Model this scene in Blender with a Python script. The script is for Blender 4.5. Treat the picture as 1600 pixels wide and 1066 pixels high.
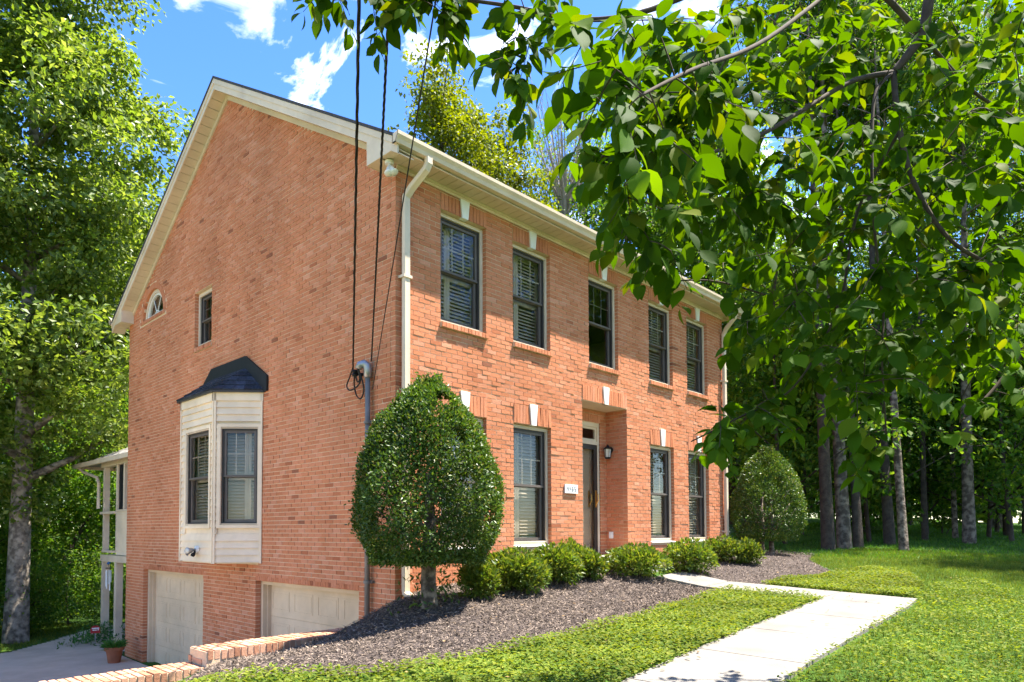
import bpy, math, random
import numpy as np
from mathutils import Matrix, Vector
for o in list(bpy.data.objects): bpy.data.objects.remove(o)
SC = bpy.context.scene
COL = SC.collection
rng = np.random.default_rng(7)
random.seed(7)
# ------------------------------------------------------------------ camera
FPX, CYPX = 1076.544, 788.938
YAW, PIT, ROL = [math.radians(a) for a in (43.58, 2.05, -.258)]
CAM = np.array([-5.187, -6.937, .230])
FW = np.array([math.cos(YAW)*math.cos(PIT), math.sin(YAW)*math.cos(PIT), math.sin(PIT)])
RT = np.array([math.sin(YAW), -math.cos(YAW), 0.]); UP = np.cross(RT, FW)
RT, UP = RT*math.cos(ROL)+UP*math.sin(ROL), UP*math.cos(ROL)-RT*math.sin(ROL)
cd = bpy.data.cameras.new('camera'); cam = bpy.data.objects.new('camera', cd); COL.objects.link(cam)
cam.matrix_world = Matrix([[RT[i], UP[i], -FW[i], CAM[i]] for i in range(3)]+[[0, 0, 0, 1]])
cd.sensor_width = 36; cd.lens = 36*FPX/1600; cd.shift_y = (CYPX-533)/1600; cd.clip_start = .05; cd.clip_end = 2000
SC.camera = cam
def ray(u, v): return FW+(u-800)/FPX*RT-(v-CYPX)/FPX*UP
def dep(u, v, d): return CAM+ray(u, v)*d
# ------------------------------------------------------------------ light
SUN = np.array([.36, -.27, 1.]); SUN /= np.linalg.norm(SUN)
w = bpy.data.worlds.new('World'); SC.world = w; w.use_nodes = True
nt = w.node_tree; N = nt.nodes; Lk = nt.links; N.clear()
sky = N.new('ShaderNodeTexSky'); sky.sky_type = 'NISHITA'; sky.sun_disc = False
sky.sun_elevation = math.asin(SUN[2]); sky.sun_rotation = math.atan2(SUN[0], SUN[1])
sky.air_density = 1.0; sky.dust_density = .3; sky.ozone_density = 2.0
hsv = N.new('ShaderNodeHueSaturation'); hsv.inputs['Saturation'].default_value = 1.3; hsv.inputs['Value'].default_value = .76; hsv.inputs['Hue'].default_value = .512
Lk.new(sky.outputs[0], hsv.inputs['Color'])
tc = N.new('ShaderNodeTexCoord'); mp = N.new('ShaderNodeMapping'); mp.inputs['Scale'].default_value = (1, 1, 1.7)
mp.inputs['Location'].default_value = (.33, .12, .2)
Lk.new(tc.outputs['Generated'], mp.inputs[0])
nz = N.new('ShaderNodeTexNoise'); nz.inputs['Scale'].default_value = 4.4; nz.inputs['Detail'].default_value = 9; nz.inputs['Roughness'].default_value = .58
nz.inputs['Distortion'].default_value = .9
Lk.new(mp.outputs[0], nz.inputs['Vector'])
cr = N.new('ShaderNodeValToRGB'); cr.color_ramp.elements[0].position = .57; cr.color_ramp.elements[1].position = .86
Lk.new(nz.outputs['Fac'], cr.inputs[0])
mx = N.new('ShaderNodeMixRGB'); mx.inputs[2].default_value = (18, 17, 15.5, 1)
Lk.new(cr.outputs[0], mx.inputs[0]); Lk.new(hsv.outputs[0], mx.inputs[1])
bg = N.new('ShaderNodeBackground'); bg.inputs[1].default_value = .145
Lk.new(mx.outputs[0], bg.inputs[0]); wo = N.new('ShaderNodeOutputWorld'); Lk.new(bg.outputs[0], wo.inputs[0])
sl = bpy.data.lights.new('sun', 'SUN'); sl.energy = 5.0; sl.angle = math.radians(.53); sl.color = (1, .94, .84)
so = bpy.data.objects.new('sun', sl); COL.objects.link(so); so.rotation_euler = Vector(SUN).to_track_quat('Z', 'Y').to_euler(); so.location = (0, 0, 30)
SC.view_settings.view_transform = 'Standard'; SC.view_settings.look = 'None'; SC.view_settings.gamma = 1; SC.view_settings.exposure = 1.95
SC.render.engine = 'CYCLES'
try:
    SC.cycles.max_bounces = 8; SC.cycles.transparent_max_bounces = 12; SC.cycles.diffuse_bounces = 4
except Exception: pass
# ------------------------------------------------------------------ materials
MATS = {}
def base(name):
    m = bpy.data.materials.new(name); m.use_nodes = True; MATS[name] = m
    return m, m.node_tree.nodes, m.node_tree.links, m.node_tree.nodes['Principled BSDF']
def ramp(N, cols):
    r = N.new('ShaderNodeValToRGB'); e = r.color_ramp.elements
    while len(e) < len(cols): e.new(.5)
    for k, (p, c) in enumerate(cols): e[k].position = p; e[k].color = (*c, 1)
    return r
def pm(name, c1, c2, scale=6, rough=.7, bump=.0, bscale=60, spec=.3, metal=0, rnd=0, lo=.3, hi=.7):
    m, N, L, b = base(name)
    t = N.new('ShaderNodeTexCoord'); n = N.new('ShaderNodeTexNoise'); n.inputs['Scale'].default_value = scale; n.inputs['Detail'].default_value = 6
    L.new(t.outputs['Object'], n.inputs['Vector'])
    r = ramp(N, [(lo, c1), (hi, c2)]); L.new(n.outputs['Fac'], r.inputs[0]); col = r.outputs[0]
    if rnd:
        g = N.new('ShaderNodeNewGeometry'); oi = N.new('ShaderNodeObjectInfo'); a = N.new('ShaderNodeMath'); a.operation = 'ADD'
        L.new(g.outputs['Random Per Island'], a.inputs[0]); L.new(oi.outputs['Random'], a.inputs[1])
        f = N.new('ShaderNodeMath'); f.operation = 'FRACT'; L.new(a.outputs[0], f.inputs[0])
        h = N.new('ShaderNodeHueSaturation'); mr = N.new('ShaderNodeMapRange'); mr.inputs[3].default_value = 1-rnd; mr.inputs[4].default_value = 1+rnd
        L.new(f.outputs[0], mr.inputs[0]); L.new(mr.outputs[0], h.inputs['Value']); L.new(col, h.inputs['Color']); col = h.outputs[0]
    n4 = N.new('ShaderNodeTexNoise'); n4.inputs['Scale'].default_value = 1.3; n4.inputs['Detail'].default_value = 7; n4.inputs['Roughness'].default_value = .65; g4 = N.new('ShaderNodeNewGeometry'); L.new(g4.outputs['Position'], n4.inputs['Vector'])
    m4 = N.new('ShaderNodeMapRange'); m4.inputs[1].default_value = .3; m4.inputs[2].default_value = .7; m4.inputs[3].default_value = .80; m4.inputs[4].default_value = 1.1; L.new(n4.outputs['Fac'], m4.inputs[0])
    h4 = N.new('ShaderNodeHueSaturation'); L.new(m4.outputs[0], h4.inputs['Value']); L.new(col, h4.inputs['Color']); col = h4.outputs[0]
    L.new(col, b.inputs['Base Color']); b.inputs['Roughness'].default_value = rough; b.inputs['Specular IOR Level'].default_value = spec; b.inputs['Metallic'].default_value = metal
    if bump:
        n2 = N.new('ShaderNodeTexNoise'); n2.inputs['Scale'].default_value = bscale; n2.inputs['Detail'].default_value = 5; L.new(t.outputs['Object'], n2.inputs['Vector'])
        bp = N.new('ShaderNodeBump'); bp.inputs['Strength'].default_value = bump; bp.inputs['Distance'].default_value = .02
        L.new(n2.outputs['Fac'], bp.inputs['Height']); L.new(bp.outputs[0], b.inputs['Normal'])
    return m
def brickmat(name, cols, val=1.0):
    m, N, L, b = base(name)
    g = N.new('ShaderNodeNewGeometry'); oi = N.new('ShaderNodeObjectInfo'); a = N.new('ShaderNodeMath'); a.operation = 'ADD'
    L.new(g.outputs['Random Per Island'], a.inputs[0]); L.new(oi.outputs['Random'], a.inputs[1])
    f = N.new('ShaderNodeMath'); f.operation = 'FRACT'; L.new(a.outputs[0], f.inputs[0])
    r = ramp(N, cols); L.new(f.outputs[0], r.inputs[0])
    n = N.new('ShaderNodeTexNoise'); n.inputs['Scale'].default_value = 38; n.inputs['Detail'].default_value = 6; n.inputs['Roughness'].default_value = .7
    L.new(g.outputs['Position'], n.inputs['Vector'])
    n3 = N.new('ShaderNodeTexNoise'); n3.inputs['Scale'].default_value = .7; n3.inputs['Detail'].default_value = 4; L.new(g.outputs['Position'], n3.inputs['Vector'])
    ad = N.new('ShaderNodeMath'); ad.operation = 'ADD'; L.new(n.outputs['Fac'], ad.inputs[0]); L.new(n3.outputs['Fac'], ad.inputs[1])
    mr = N.new('ShaderNodeMapRange'); mr.inputs[1].default_value = .55; mr.inputs[2].default_value = 1.45; mr.inputs[3].default_value = .70*val; mr.inputs[4].default_value = 1.26*val
    L.new(ad.outputs[0], mr.inputs[0])
    h = N.new('ShaderNodeHueSaturation'); L.new(r.outputs[0], h.inputs['Color']); L.new(mr.outputs[0], h.inputs['Value'])
    L.new(h.outputs[0], b.inputs['Base Color']); b.inputs['Roughness'].default_value = .9; b.inputs['Specular IOR Level'].default_value = .15
    bp = N.new('ShaderNodeBump'); bp.inputs['Strength'].default_value = .55; bp.inputs['Distance'].default_value = .008; L.new(n.outputs['Fac'], bp.inputs['Height']); L.new(bp.outputs[0], b.inputs['Normal'])
    return m
brickmat('brick', [(0, (.24, .09, .05)), (.012, (.38, .125, .058)), (.05, (.475, .17, .08)), (.5, (.51, .192, .094)), (.92, (.54, .215, .115)), (1, (.57, .255, .15))])
brickmat('cap_brick', [(0, (.36, .17, .10)), (.4, (.46, .23, .14)), (1, (.55, .32, .21))])
pm('mortar', (.62, .44, .285), (.70, .52, .35), 20, .95, .3, 200)
pm('cream', (.64, .51, .365), (.70, .57, .42), 3, .5)
pm('white', (.74, .71, .65), (.80, .77, .71), 3, .4)
pm('soffit', (.60, .49, .34), (.64, .53, .38), 3, .6)
pm('siding', (.76, .61, .43), (.80, .66, .48), 2, .5, .05, 40)
pm('taupe', (.105, .085, .072), (.13, .105, .09), 5, .4)
pm('dark_frame', (.03, .025, .022), (.045, .038, .034), 5, .4)
pm('shutter', (.46, .39, .31), (.54, .46, .37), 3, .5)
pm('garage', (.64, .48, .31), (.69, .53, .36), 1.2, .5, .03, 30)
pm('shingle', (.035, .035, .04), (.09, .085, .09), 40, .95, .4, 120, rnd=.45)
pm('bay_shingle', (.016, .02, .032), (.05, .058, .08), 30, .9, .4, 120, rnd=.5)
pm('pale_shingle', (.28, .26, .25), (.42, .39, .37), 40, .95, .3, 120)
pm('black', (.006, .006, .007), (.012, .012, .013), 10, .6)
pm('cable', (.010, .009, .009), (.022, .02, .018), 20, .7)
pm('steel', (.30, .30, .31), (.42, .42, .43), 12, .4, metal=.6)
pm('grey_pipe', (.16, .145, .13), (.25, .23, .205), 6, .5)
pm('brass', (.55, .36, .10), (.62, .42, .14), 8, .3, metal=1)
pm('lamp_glass', (.55, .53, .46), (.7, .68, .6), 8, .15)
pm('terracotta', (.26, .085, .04), (.34, .12, .06), 8, .8, .2, 60)
pm('concrete', (.185, .168, .145), (.265, .243, .212), 2.2, .9, .25, 90)
pm('drive', (.48, .38, .29), (.57, .46, .36), 1.2, .9, .2, 60)
pm('stone', (.36, .33, .29), (.46, .43, .38), 6, .8, .1, 60)
pm('door', (.42, .33, .24), (.50, .40, .30), 2, .5)
pm('bark', (.06, .045, .034), (.24, .19, .145), 9, .95, .9, 22, lo=.42, hi=.6)
pm('pale_bark', (.07, .054, .041), (.215, .175, .135), 7, .95, .9, 18, lo=.42, hi=.6)
pm('poplar_bark', (.11, .092, .072), (.33, .285, .225), 7, .95, .9, 18, lo=.4, hi=.62)
pm('dark_bark', (.035, .026, .02), (.085, .066, .05), 9, .95, .8, 22)
pm('twig', (.045, .03, .022), (.085, .06, .042), 20, .9)
pm('bare_wood', (.30, .25, .20), (.42, .36, .30), 9, .9)
pm('mulch', (.035, .026, .022), (.11, .085, .075), 28, .95, .8, 70)
pm('chip', (.10, .076, .058), (.235, .18, .14), 14, .9, rnd=.75)
pm('soil', (.05, .04, .025), (.10, .08, .045), 5, .95, .4, 30)
pm('red_sign', (.35, .02, .02), (.45, .03, .03), 8, .5)
pm('print_white', (.8, .8, .78), (.82, .82, .8), 5, .5)
pm('digit', (.10, .10, .11), (.14, .14, .15), 5, .6)
pm('blue_glass', (.03, .12, .4), (.06, .2, .5), 5, .2)
def lawnmat():
    m, N, L, b = base('lawn')
    g = N.new('ShaderNodeNewGeometry'); n = N.new('ShaderNodeTexNoise'); n.inputs['Scale'].default_value = .8; n.inputs['Detail'].default_value = 8; L.new(g.outputs['Position'], n.inputs['Vector'])
    n2 = N.new('ShaderNodeTexNoise'); n2.inputs['Scale'].default_value = 45; n2.inputs['Detail'].default_value = 4; L.new(g.outputs['Position'], n2.inputs['Vector'])
    r = ramp(N, [(.3, (.035, .075, .012)), (.55, (.06, .12, .018)), (.75, (.11, .15, .03))]); L.new(n.outputs['Fac'], r.inputs[0])
    h = N.new('ShaderNodeHueSaturation'); mr = N.new('ShaderNodeMapRange'); mr.inputs[3].default_value = .4; mr.inputs[4].default_value = 1.6
    L.new(n2.outputs['Fac'], mr.inputs[0]); L.new(mr.outputs[0], h.inputs['Value']); L.new(r.outputs[0], h.inputs['Color'])
    # leaf litter under the woods, away from the mown lawn
    sp = N.new('ShaderNodeSeparateXYZ'); L.new(g.outputs['Position'], sp.inputs[0])
    L.new(h.outputs[0], b.inputs['Base Color']); b.inputs['Roughness'].default_value = .95; b.inputs['Specular IOR Level'].default_value = .1
    bp = N.new('ShaderNodeBump'); bp.inputs['Strength'].default_value = .8; bp.inputs['Distance'].default_value = .03; L.new(n2.outputs['Fac'], bp.inputs['Height']); L.new(bp.outputs[0], b.inputs['Normal'])
lawnmat()
def leafmat(name, cols, trans=.4, rough=.42, tcol=1.5, spec=.4, veins=False):
    m, N, L, b = base(name)
    g = N.new('ShaderNodeNewGeometry'); oi = N.new('ShaderNodeObjectInfo'); a = N.new('ShaderNodeMath'); a.operation = 'ADD'
    L.new(g.outputs['Random Per Island'], a.inputs[0]); L.new(oi.outputs['Random'], a.inputs[1])
    f = N.new('ShaderNodeMath'); f.operation = 'FRACT'; L.new(a.outputs[0], f.inputs[0])
    r = ramp(N, cols); L.new(f.outputs[0], r.inputs[0]); col = r.outputs[0]
    n = N.new('ShaderNodeTexNoise'); n.inputs['Scale'].default_value = 1.1; n.inputs['Detail'].default_value = 3; L.new(g.outputs['Position'], n.inputs['Vector'])
    mr = N.new('ShaderNodeMapRange'); mr.inputs[1].default_value = .3; mr.inputs[2].default_value = .7; mr.inputs[3].default_value = .75; mr.inputs[4].default_value = 1.3; L.new(n.outputs['Fac'], mr.inputs[0])
    h = N.new('ShaderNodeHueSaturation'); L.new(mr.outputs[0], h.inputs['Value']); L.new(col, h.inputs['Color']); col = h.outputs[0]
    L.new(col, b.inputs['Base Color']); b.inputs['Roughness'].default_value = rough; b.inputs['Specular IOR Level'].default_value = spec
    t = N.new('ShaderNodeBsdfTranslucent'); h2 = N.new('ShaderNodeHueSaturation'); h2.inputs['Hue'].default_value = .485; h2.inputs['Value'].default_value = tcol; h2.inputs['Saturation'].default_value = 1.1
    L.new(col, h2.inputs['Color']); L.new(h2.outputs[0], t.inputs['Color'])
    ms = N.new('ShaderNodeMixShader'); ms.inputs[0].default_value = trans; L.new(b.outputs[0], ms.inputs[1]); L.new(t.outputs[0], ms.inputs[2])
    L.new(ms.outputs[0], N['Material Output'].inputs[0])
leafmat('leaf_big', [(0, (.028, .068, .005)), (.5, (.046, .105, .008)), (.88, (.075, .14, .011)), (1, (.13, .155, .015))], .52, .6, 1.6, .07)
leafmat('leaf_poplar', [(0, (.06, .11, .014)), (.5, (.11, .17, .022)), (1, (.19, .24, .045))], .48, .42, 1.8, .4)
leafmat('leaf_wood', [(0, (.035, .10, .012)), (.5, (.07, .15, .018)), (1, (.14, .20, .026))], .52, .5, 1.9, .25)
leafmat('leaf_maple', [(0, (.08, .12, .010)), (.5, (.135, .175, .014)), (1, (.21, .235, .022))], .45, .45, 1.5)
leafmat('leaf_topiary', [(0, (.03, .07, .010)), (.55, (.06, .115, .014)), (.9, (.10, .15, .02)), (1, (.20, .18, .05))], .3, .40, 1.5, .35)
leafmat('leaf_shrub', [(0, (.05, .095, .012)), (.5, (.09, .15, .018)), (1, (.19, .21, .03))], .38, .42, 1.5, .3)
leafmat('leaf_cover', [(0, (.07, .12, .014)), (.5, (.13, .18, .022)), (1, (.22, .24, .035))], .38, .6, 1.5, .12)
leafmat('blade', [(0, (.06, .11, .012)), (.5, (.11, .165, .02)), (.9, (.17, .20, .03)), (1, (.24, .23, .06))], .38, .6, 1.5, .12)
leafmat('blade_shaded', [(0, (.035, .12, .008)), (.5, (.06, .17, .012)), (1, (.11, .21, .02))], .4, .5, 1.6)  # greener copy of blade; the shaded lawn's tone is put into its colour
leafmat('leaf_fern', [(0, (.03, .11, .02)), (1, (.07, .18, .03))], .35, .5, 1.5)
def glassmat():
    m, N, L, b = base('glass'); N.remove(b)
    t = N.new('ShaderNodeBsdfTransparent'); t.inputs[0].default_value = (.78, .80, .78, 1); gl = N.new('ShaderNodeBsdfGlossy'); gl.inputs['Roughness'].default_value = .02
    lw = N.new('ShaderNodeLayerWeight'); lw.inputs[0].default_value = .5; t.inputs[0].default_value = (.9, .9, .88, 1); pw = N.new('ShaderNodeMath'); pw.operation = 'POWER'; pw.inputs[1].default_value = 4.0
    fr = N.new('ShaderNodeMath'); fr.operation = 'MULTIPLY_ADD'; fr.inputs[1].default_value = .75; fr.inputs[2].default_value = .03
    L.new(lw.outputs['Facing'], pw.inputs[0]); L.new(pw.outputs[0], fr.inputs[0]); ms = N.new('ShaderNodeMixShader')
    L.new(fr.outputs[0], ms.inputs[0]); L.new(t.outputs[0], ms.inputs[1]); L.new(gl.outputs[0], ms.inputs[2]); L.new(ms.outputs[0], N['Material Output'].inputs[0])
glassmat()
# ------------------------------------------------------------------ helpers
def link(name, me, parent=None, mats=()):
    o = bpy.data.objects.new(name, me); COL.objects.link(o)
    if me is not None:
        for m in ([mats] if isinstance(mats, str) else mats): me.materials.append(MATS[m])
    if parent is not None: o.parent = parent
    return o
def npmesh(name, V, F, smooth=False):
    """V (n,3), F (m,k) all faces with k corners"""
    V = np.asarray(V, np.float32); F = np.asarray(F, np.int32); me = bpy.data.meshes.new(name)
    me.vertices.add(len(V)); me.vertices.foreach_set('co', V.ravel())
    k = F.shape[1]; me.loops.add(F.size); me.loops.foreach_set('vertex_index', F.ravel())
    me.polygons.add(len(F)); me.polygons.foreach_set('loop_start', np.arange(len(F), dtype=np.int32)*k)
    try: me.polygons.foreach_set('loop_total', np.full(len(F), k, np.int32))
    except Exception: pass
    me.polygons.foreach_set('use_smooth', np.full(len(F), bool(smooth)))
    me.update(); me.validate(); return me
class MB:
    """collects shapes; local frame: O + u*U + n*N + z*Z"""
    def __init__(s, O=(0, 0, 0), U=(1, 0, 0), Nn=(0, -1, 0)):
        s.v = []; s.f = []; s.O = np.array(O, float); s.U = np.array(U, float); s.N = np.array(Nn, float); s.Z = np.array([0, 0, 1.])
    def P(s, u, n, z): return s.O+u*s.U+n*s.N+z*s.Z
    def raw(s, vs, fs):
        k = len(s.v); s.v += [tuple(p) for p in vs]; s.f += [tuple(i+k for i in f) for f in fs]
    def box(s, u0, u1, n0, n1, z0, z1):
        c = [s.P(u, n, z) for z in (z0, z1) for n in (n0, n1) for u in (u0, u1)]
        s.raw(c, [(0, 1, 3, 2), (4, 6, 7, 5), (0, 4, 5, 1), (2, 3, 7, 6), (0, 2, 6, 4), (1, 5, 7, 3)])
    def prism(s, poly, n0, n1):          # polygon in (u,z), extruded along n
        k = len(poly); a = [s.P(u, n0, z) for u, z in poly]; b = [s.P(u, n1, z) for u, z in poly]
        s.raw(a+b, [tuple(range(k)), tuple(range(2*k-1, k-1, -1))]+[(i, (i+1) % k, k+(i+1) % k, k+i) for i in range(k)])
    def prof(s, poly, u0, u1):           # polygon in (n,z), extruded along u
        k = len(poly); a = [s.P(u0, n, z) for n, z in poly]; b = [s.P(u1, n, z) for n, z in poly]
        s.raw(a+b, [tuple(range(k)), tuple(range(2*k-1, k-1, -1))]+[(i, (i+1) % k, k+(i+1) % k, k+i) for i in range(k)])
    def frame(s, u0, u1, z0, z1, b, n0, n1):
        s.box(u0, u0+b, n0, n1, z0, z1); s.box(u1-b, u1, n0, n1, z0, z1)
        s.box(u0+b, u1-b, n0, n1, z0, z0+b); s.box(u0+b, u1-b, n0, n1, z1-b, z1)
    def tube(s, pts, rad, seg=8, cap=True):
        pts = [np.array(p, float) for p in pts]; rad = rad if hasattr(rad, '__len__') else [rad]*len(pts)
        k0 = len(s.v); ref = None
        for i, p in enumerate(pts):
            d = pts[min(i+1, len(pts)-1)]-pts[max(i-1, 0)]; d = d/(np.linalg.norm(d)+1e-9)
            if ref is None: ref = np.cross(d, [0, 0, 1.] if abs(d[2]) < .9 else [1., 0, 0])
            ref = ref-d*(ref@d); ref /= np.linalg.norm(ref)+1e-9; q = np.cross(d, ref)
            for j in range(seg):
                a = 2*math.pi*j/seg; s.v.append(tuple(p+rad[i]*(math.cos(a)*ref+math.sin(a)*q)))
        for i in range(len(pts)-1):
            for j in range(seg):
                a = k0+i*seg+j; b = k0+i*seg+(j+1) % seg; s.f.append((a, b, b+seg, a+seg))
        if cap: s.f.append(tuple(k0+j for j in range(seg))[::-1]); s.f.append(tuple(k0+(len(pts)-1)*seg+j for j in range(seg)))
    def lathe(s, c, prof, seg=20):       # (r,z) profile about vertical axis at c
        k0 = len(s.v)
        for r, z in prof:
            for j in range(seg): a = 2*math.pi*j/seg; s.v.append((c[0]+r*math.cos(a), c[1]+r*math.sin(a), c[2]+z))
        for i in range(len(prof)-1):
            for j in range(seg): a = k0+i*seg+j; b = k0+i*seg+(j+1) % seg; s.f.append((a, b, b+seg, a+seg))
        s.f.append(tuple(k0+j for j in range(seg))[::-1]); s.f.append(tuple(k0+(len(prof)-1)*seg+j for j in range(seg)))
    def build(s, name, mat, parent=None, smooth=False):
        me = bpy.data.meshes.new(name); me.from_pydata(s.v, [], s.f); me.update()
        if smooth: me.polygons.foreach_set('use_smooth', [True]*len(me.polygons))
        return link(name, me, parent, mat)
def tag(o, label=None, cat=None, group=None, kind=None):
    if label: o['label'] = label
    if cat: o['category'] = cat
    if group: o['group'] = group
    if kind: o['kind'] = kind
    return o
def empty(name, loc, label, cat, group=None):
    o = bpy.data.objects.new(name, None); COL.objects.link(o); o.location = loc; o.empty_display_size = .2
    return tag(o, label, cat, group)
def keep(o, parent):                      # parent with world coordinates kept
    o.parent = parent; o.matrix_parent_inverse = Matrix.Translation(parent.location).inverted(); return o
def sstep(a, b, x):
    t = np.clip((np.asarray(x, float)-a)/(b-a), 0, 1); return t*t*(3-2*t)
LEN, DEP = 8.77, 9.81                     # house front and gable lengths
def H(x, y):
    x = np.asarray(x, float); y = np.asarray(y, float)
    fr = -.75+.042*np.clip(x, -20, 26)+.04*np.clip(y, -20, 8)
    fr = fr+.20*sstep(-2.0, -.1, y)*sstep(-.9, 1.0, x)*(1-sstep(8, 10, x))*(1-sstep(1, 3, y))
    fr = fr+.13*np.exp(-((x+.2)**2+(y+.95)**2)/.8)
    fr = fr-.27*sstep(-1.5, .2, y)*sstep(.1, -1.6, x)
    fr = fr-.24*sstep(-.2, .25, y)*sstep(.35, .0, x)*(1-.8*sstep(-.5, -1.8, x))-.20*sstep(-2.0, -3.0, x)*sstep(-2.6, -.3, y)
    fr = np.where((y > .19) & (x < .0), np.minimum(fr, -1.06), fr)
    low = -2.58+.012*np.clip(y-4, 0, 40)+.02*np.clip(-x-3, 0, 30)*0
    low = low+(fr+.15-low)*sstep(1.5, 10, x)
    t = sstep(.36, .46, y)
    return fr*(1-t)+low*t
def gpix(u, v):
    r = ray(u, v); t = 2.
    for _ in range(4000):
        p = CAM+r*t
        if p[2] < H(p[0], p[1]): break
        t += .02
    return CAM+r*t
# ------------------------------------------------------------------ setting
def axis(a, b, fine0, fine1, fs, cs):
    return np.unique(np.round(np.concatenate([np.arange(a, fine0, cs), np.arange(fine0, fine1, fs), np.arange(fine1, b+cs, cs), [.34, .38, .42, .46, .5]]), 3))
gx = axis(-70, 90, -9, 16, .25, 2.5); gy = axis(-70, 90, -9, 14, .25, 2.5)
GX, GY = np.meshgrid(gx, gy); nx = len(gx); idx = np.arange(len(gy)*nx).reshape(len(gy), nx)
V = np.stack([GX.ravel(), GY.ravel(), H(GX, GY).ravel()], 1)
Fq = np.stack([idx[:-1, :-1].ravel(), idx[:-1, 1:].ravel(), idx[1:, 1:].ravel(), idx[1:, :-1].ravel()], 1)
tag(link('lawn', npmesh('lawn', V, Fq, True), None, 'lawn'), kind='structure')
def inpoly(x, y, poly):
    c = np.zeros(np.shape(x), bool); n = len(poly)
    for i in range(n):
        (x1, y1), (x2, y2) = poly[i], poly[(i+1) % n]
        k = ((y1 > y) != (y2 > y)) & (x < (x2-x1)*(y-y1)/((y2-y1) if y2 != y1 else 1e-9)+x1); c ^= k
    return c
def sheet(name, poly, lift, mat, step=.06):
    p = np.array(poly); xs = np.arange(p[:, 0].min(), p[:, 0].max()+step, step); ys = np.arange(p[:, 1].min(), p[:, 1].max()+step, step)
    X, Y = np.meshgrid(xs, ys); n = len(xs); c = inpoly(X[:-1, :-1]+step/2, Y[:-1, :-1]+step/2, poly)
    idx = np.arange(len(ys)*n).reshape(len(ys), n)
    F = np.stack([idx[:-1, :-1][c], idx[:-1, 1:][c], idx[1:, 1:][c], idx[1:, :-1][c]], 1)
    us, inv = np.unique(F, return_inverse=True)
    V = np.stack([X.ravel(), Y.ravel(), H(X, Y).ravel()+lift], 1)[us]
    return tag(link(name, npmesh(name, V, inv.reshape(F.shape), True), None, mat), kind='structure')
BED1 = [(-.02, .19), (-2.25, .19), (-2.75, -.1), (-2.72, -1.2), (-2.1, -2.25), (-1.2, -2.5), (0, -2.55), (2, -2.5), (4.12, -2.3), (4.12, -.02), (-.02, -.02)]
BED2 = [(4.93, -.02), (4.93, -2.45), (5.6, -2.5), (6.4, -2.75), (7.2, -2.85), (8.0, -2.3), (9.2, -1.6), (10.6, -1.2), (11, -.2), (10.2, .5), (8.9, .5), (8.79, -.02)]
sheet('mulch_bed', BED1, .012, 'mulch'); sheet('mulch_bed', BED2, .012, 'mulch')
DRIVE = [(-.03, .66), (-.03, 10.0), (1.2, 12.0), (2.0, 14.8), (1.0, 15.0), (-1.0, 12.6), (-2.6, 11.2), (-9, 10.0), (-14, 9), (-14, .66)]
sheet('driveway', DRIVE, .02, 'drive', .12)
# walkway: real slabs with joints
wk = bpy.data.objects.new('walkway', None); COL.objects.link(wk); tag(wk, kind='structure')
def slab(q):
    m = MB(); n = 4; top = [(x, y, float(H(x, y))+.035) for x, y in q]; bot = [(x, y, z-.12) for x, y, z in top]
    m.raw(top+bot, [(0, 1, 2, 3), (7, 6, 5, 4)]+[(i, 4+i, 4+(i+1) % 4, (i+1) % 4) for i in range(4)])
    m.build('slab', 'concrete', wk)
e = .006
for y0, y1 in ((-1.15, -1.98), (-1.98, -2.8), (-2.8, -3.62)): slab([(4.13, y1+e), (4.91, y1+e), (4.91, y0-e), (4.13, y0-e)])
slab([(4.13, -3.62-e), (4.22, -4.62), (4.95, -4.55), (4.91, -3.62-e)][::1])
inn = [(4.13, -3.62), (2.9, -3.67), (1.7, -3.74), (.5, -3.82), (-.75, -3.92), (-2.0, -4.05), (-3.2, -4.2)]
out = [(4.22, -4.62), (3.0, -4.66), (1.8, -4.7), (.6, -4.76), (-.65, -4.86), (-1.9, -5.0), (-3.1, -5.15)]
for i in range(6):
    a, b, c, d = inn[i], inn[i+1], out[i+1], out[i]
    f = lambda p, q, t: (p[0]+(q[0]-p[0])*t, p[1]+(q[1]-p[1])*t)
    slab([f(b, a, .006), f(c, d, .006), f(d, c, .006), f(a, b, .006)])
# ------------------------------------------------------------------ house
house = empty('brick_house', (0, 0, 0), 'two-storey red brick house with white gutters, brown windows and two garage doors', 'house')
CT, BW, BH = .0635, .179, .0535
EAVE, RIDGE_Y, SL = 4.80, 4.86, .6026
APEX = 7.86
def rakez(y): return APEX-SL*abs(y-RIDGE_Y)
Wn = dict(c=[1.163, 2.566, 4.412, 6.258, 7.661], w=.85)
front_holes = []
for k, c in enumerate(Wn['c']):
    front_holes.append((c-.425, c+.425, 3.0-.075, 4.75))
    if k != 2: front_holes.append((c-.425, c+.425, -.03, 2.09))
REC = (3.79, 5.08, -.25, 2.36)
front_holes.append((REC[0], REC[1], REC[2], 2.62))
HR = (8.385, .69, 4.74)     # half round: centre y, outer radius, sill z
gable_holes = [(8.73-3.04, 8.73, -3, -.564), (3.68-2.90, 3.68, -3, -.564), (5.46, 6.21, 3.56, 4.69), (3.60, 5.72, -.29, 2.6)]
def split(u0, u1, z0, z1, holes):
    segs = [(u0, u1)]
    for a, b, c, d in holes:
        if z1 <= c+.012 or z0 >= d-.012: continue
        ns = []
        for p, q in segs:
            if b <= p or a >= q: ns.append((p, q)); continue
            if a > p: ns.append((p, a))
            if b < q: ns.append((b, q))
        segs = ns
    return segs
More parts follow.
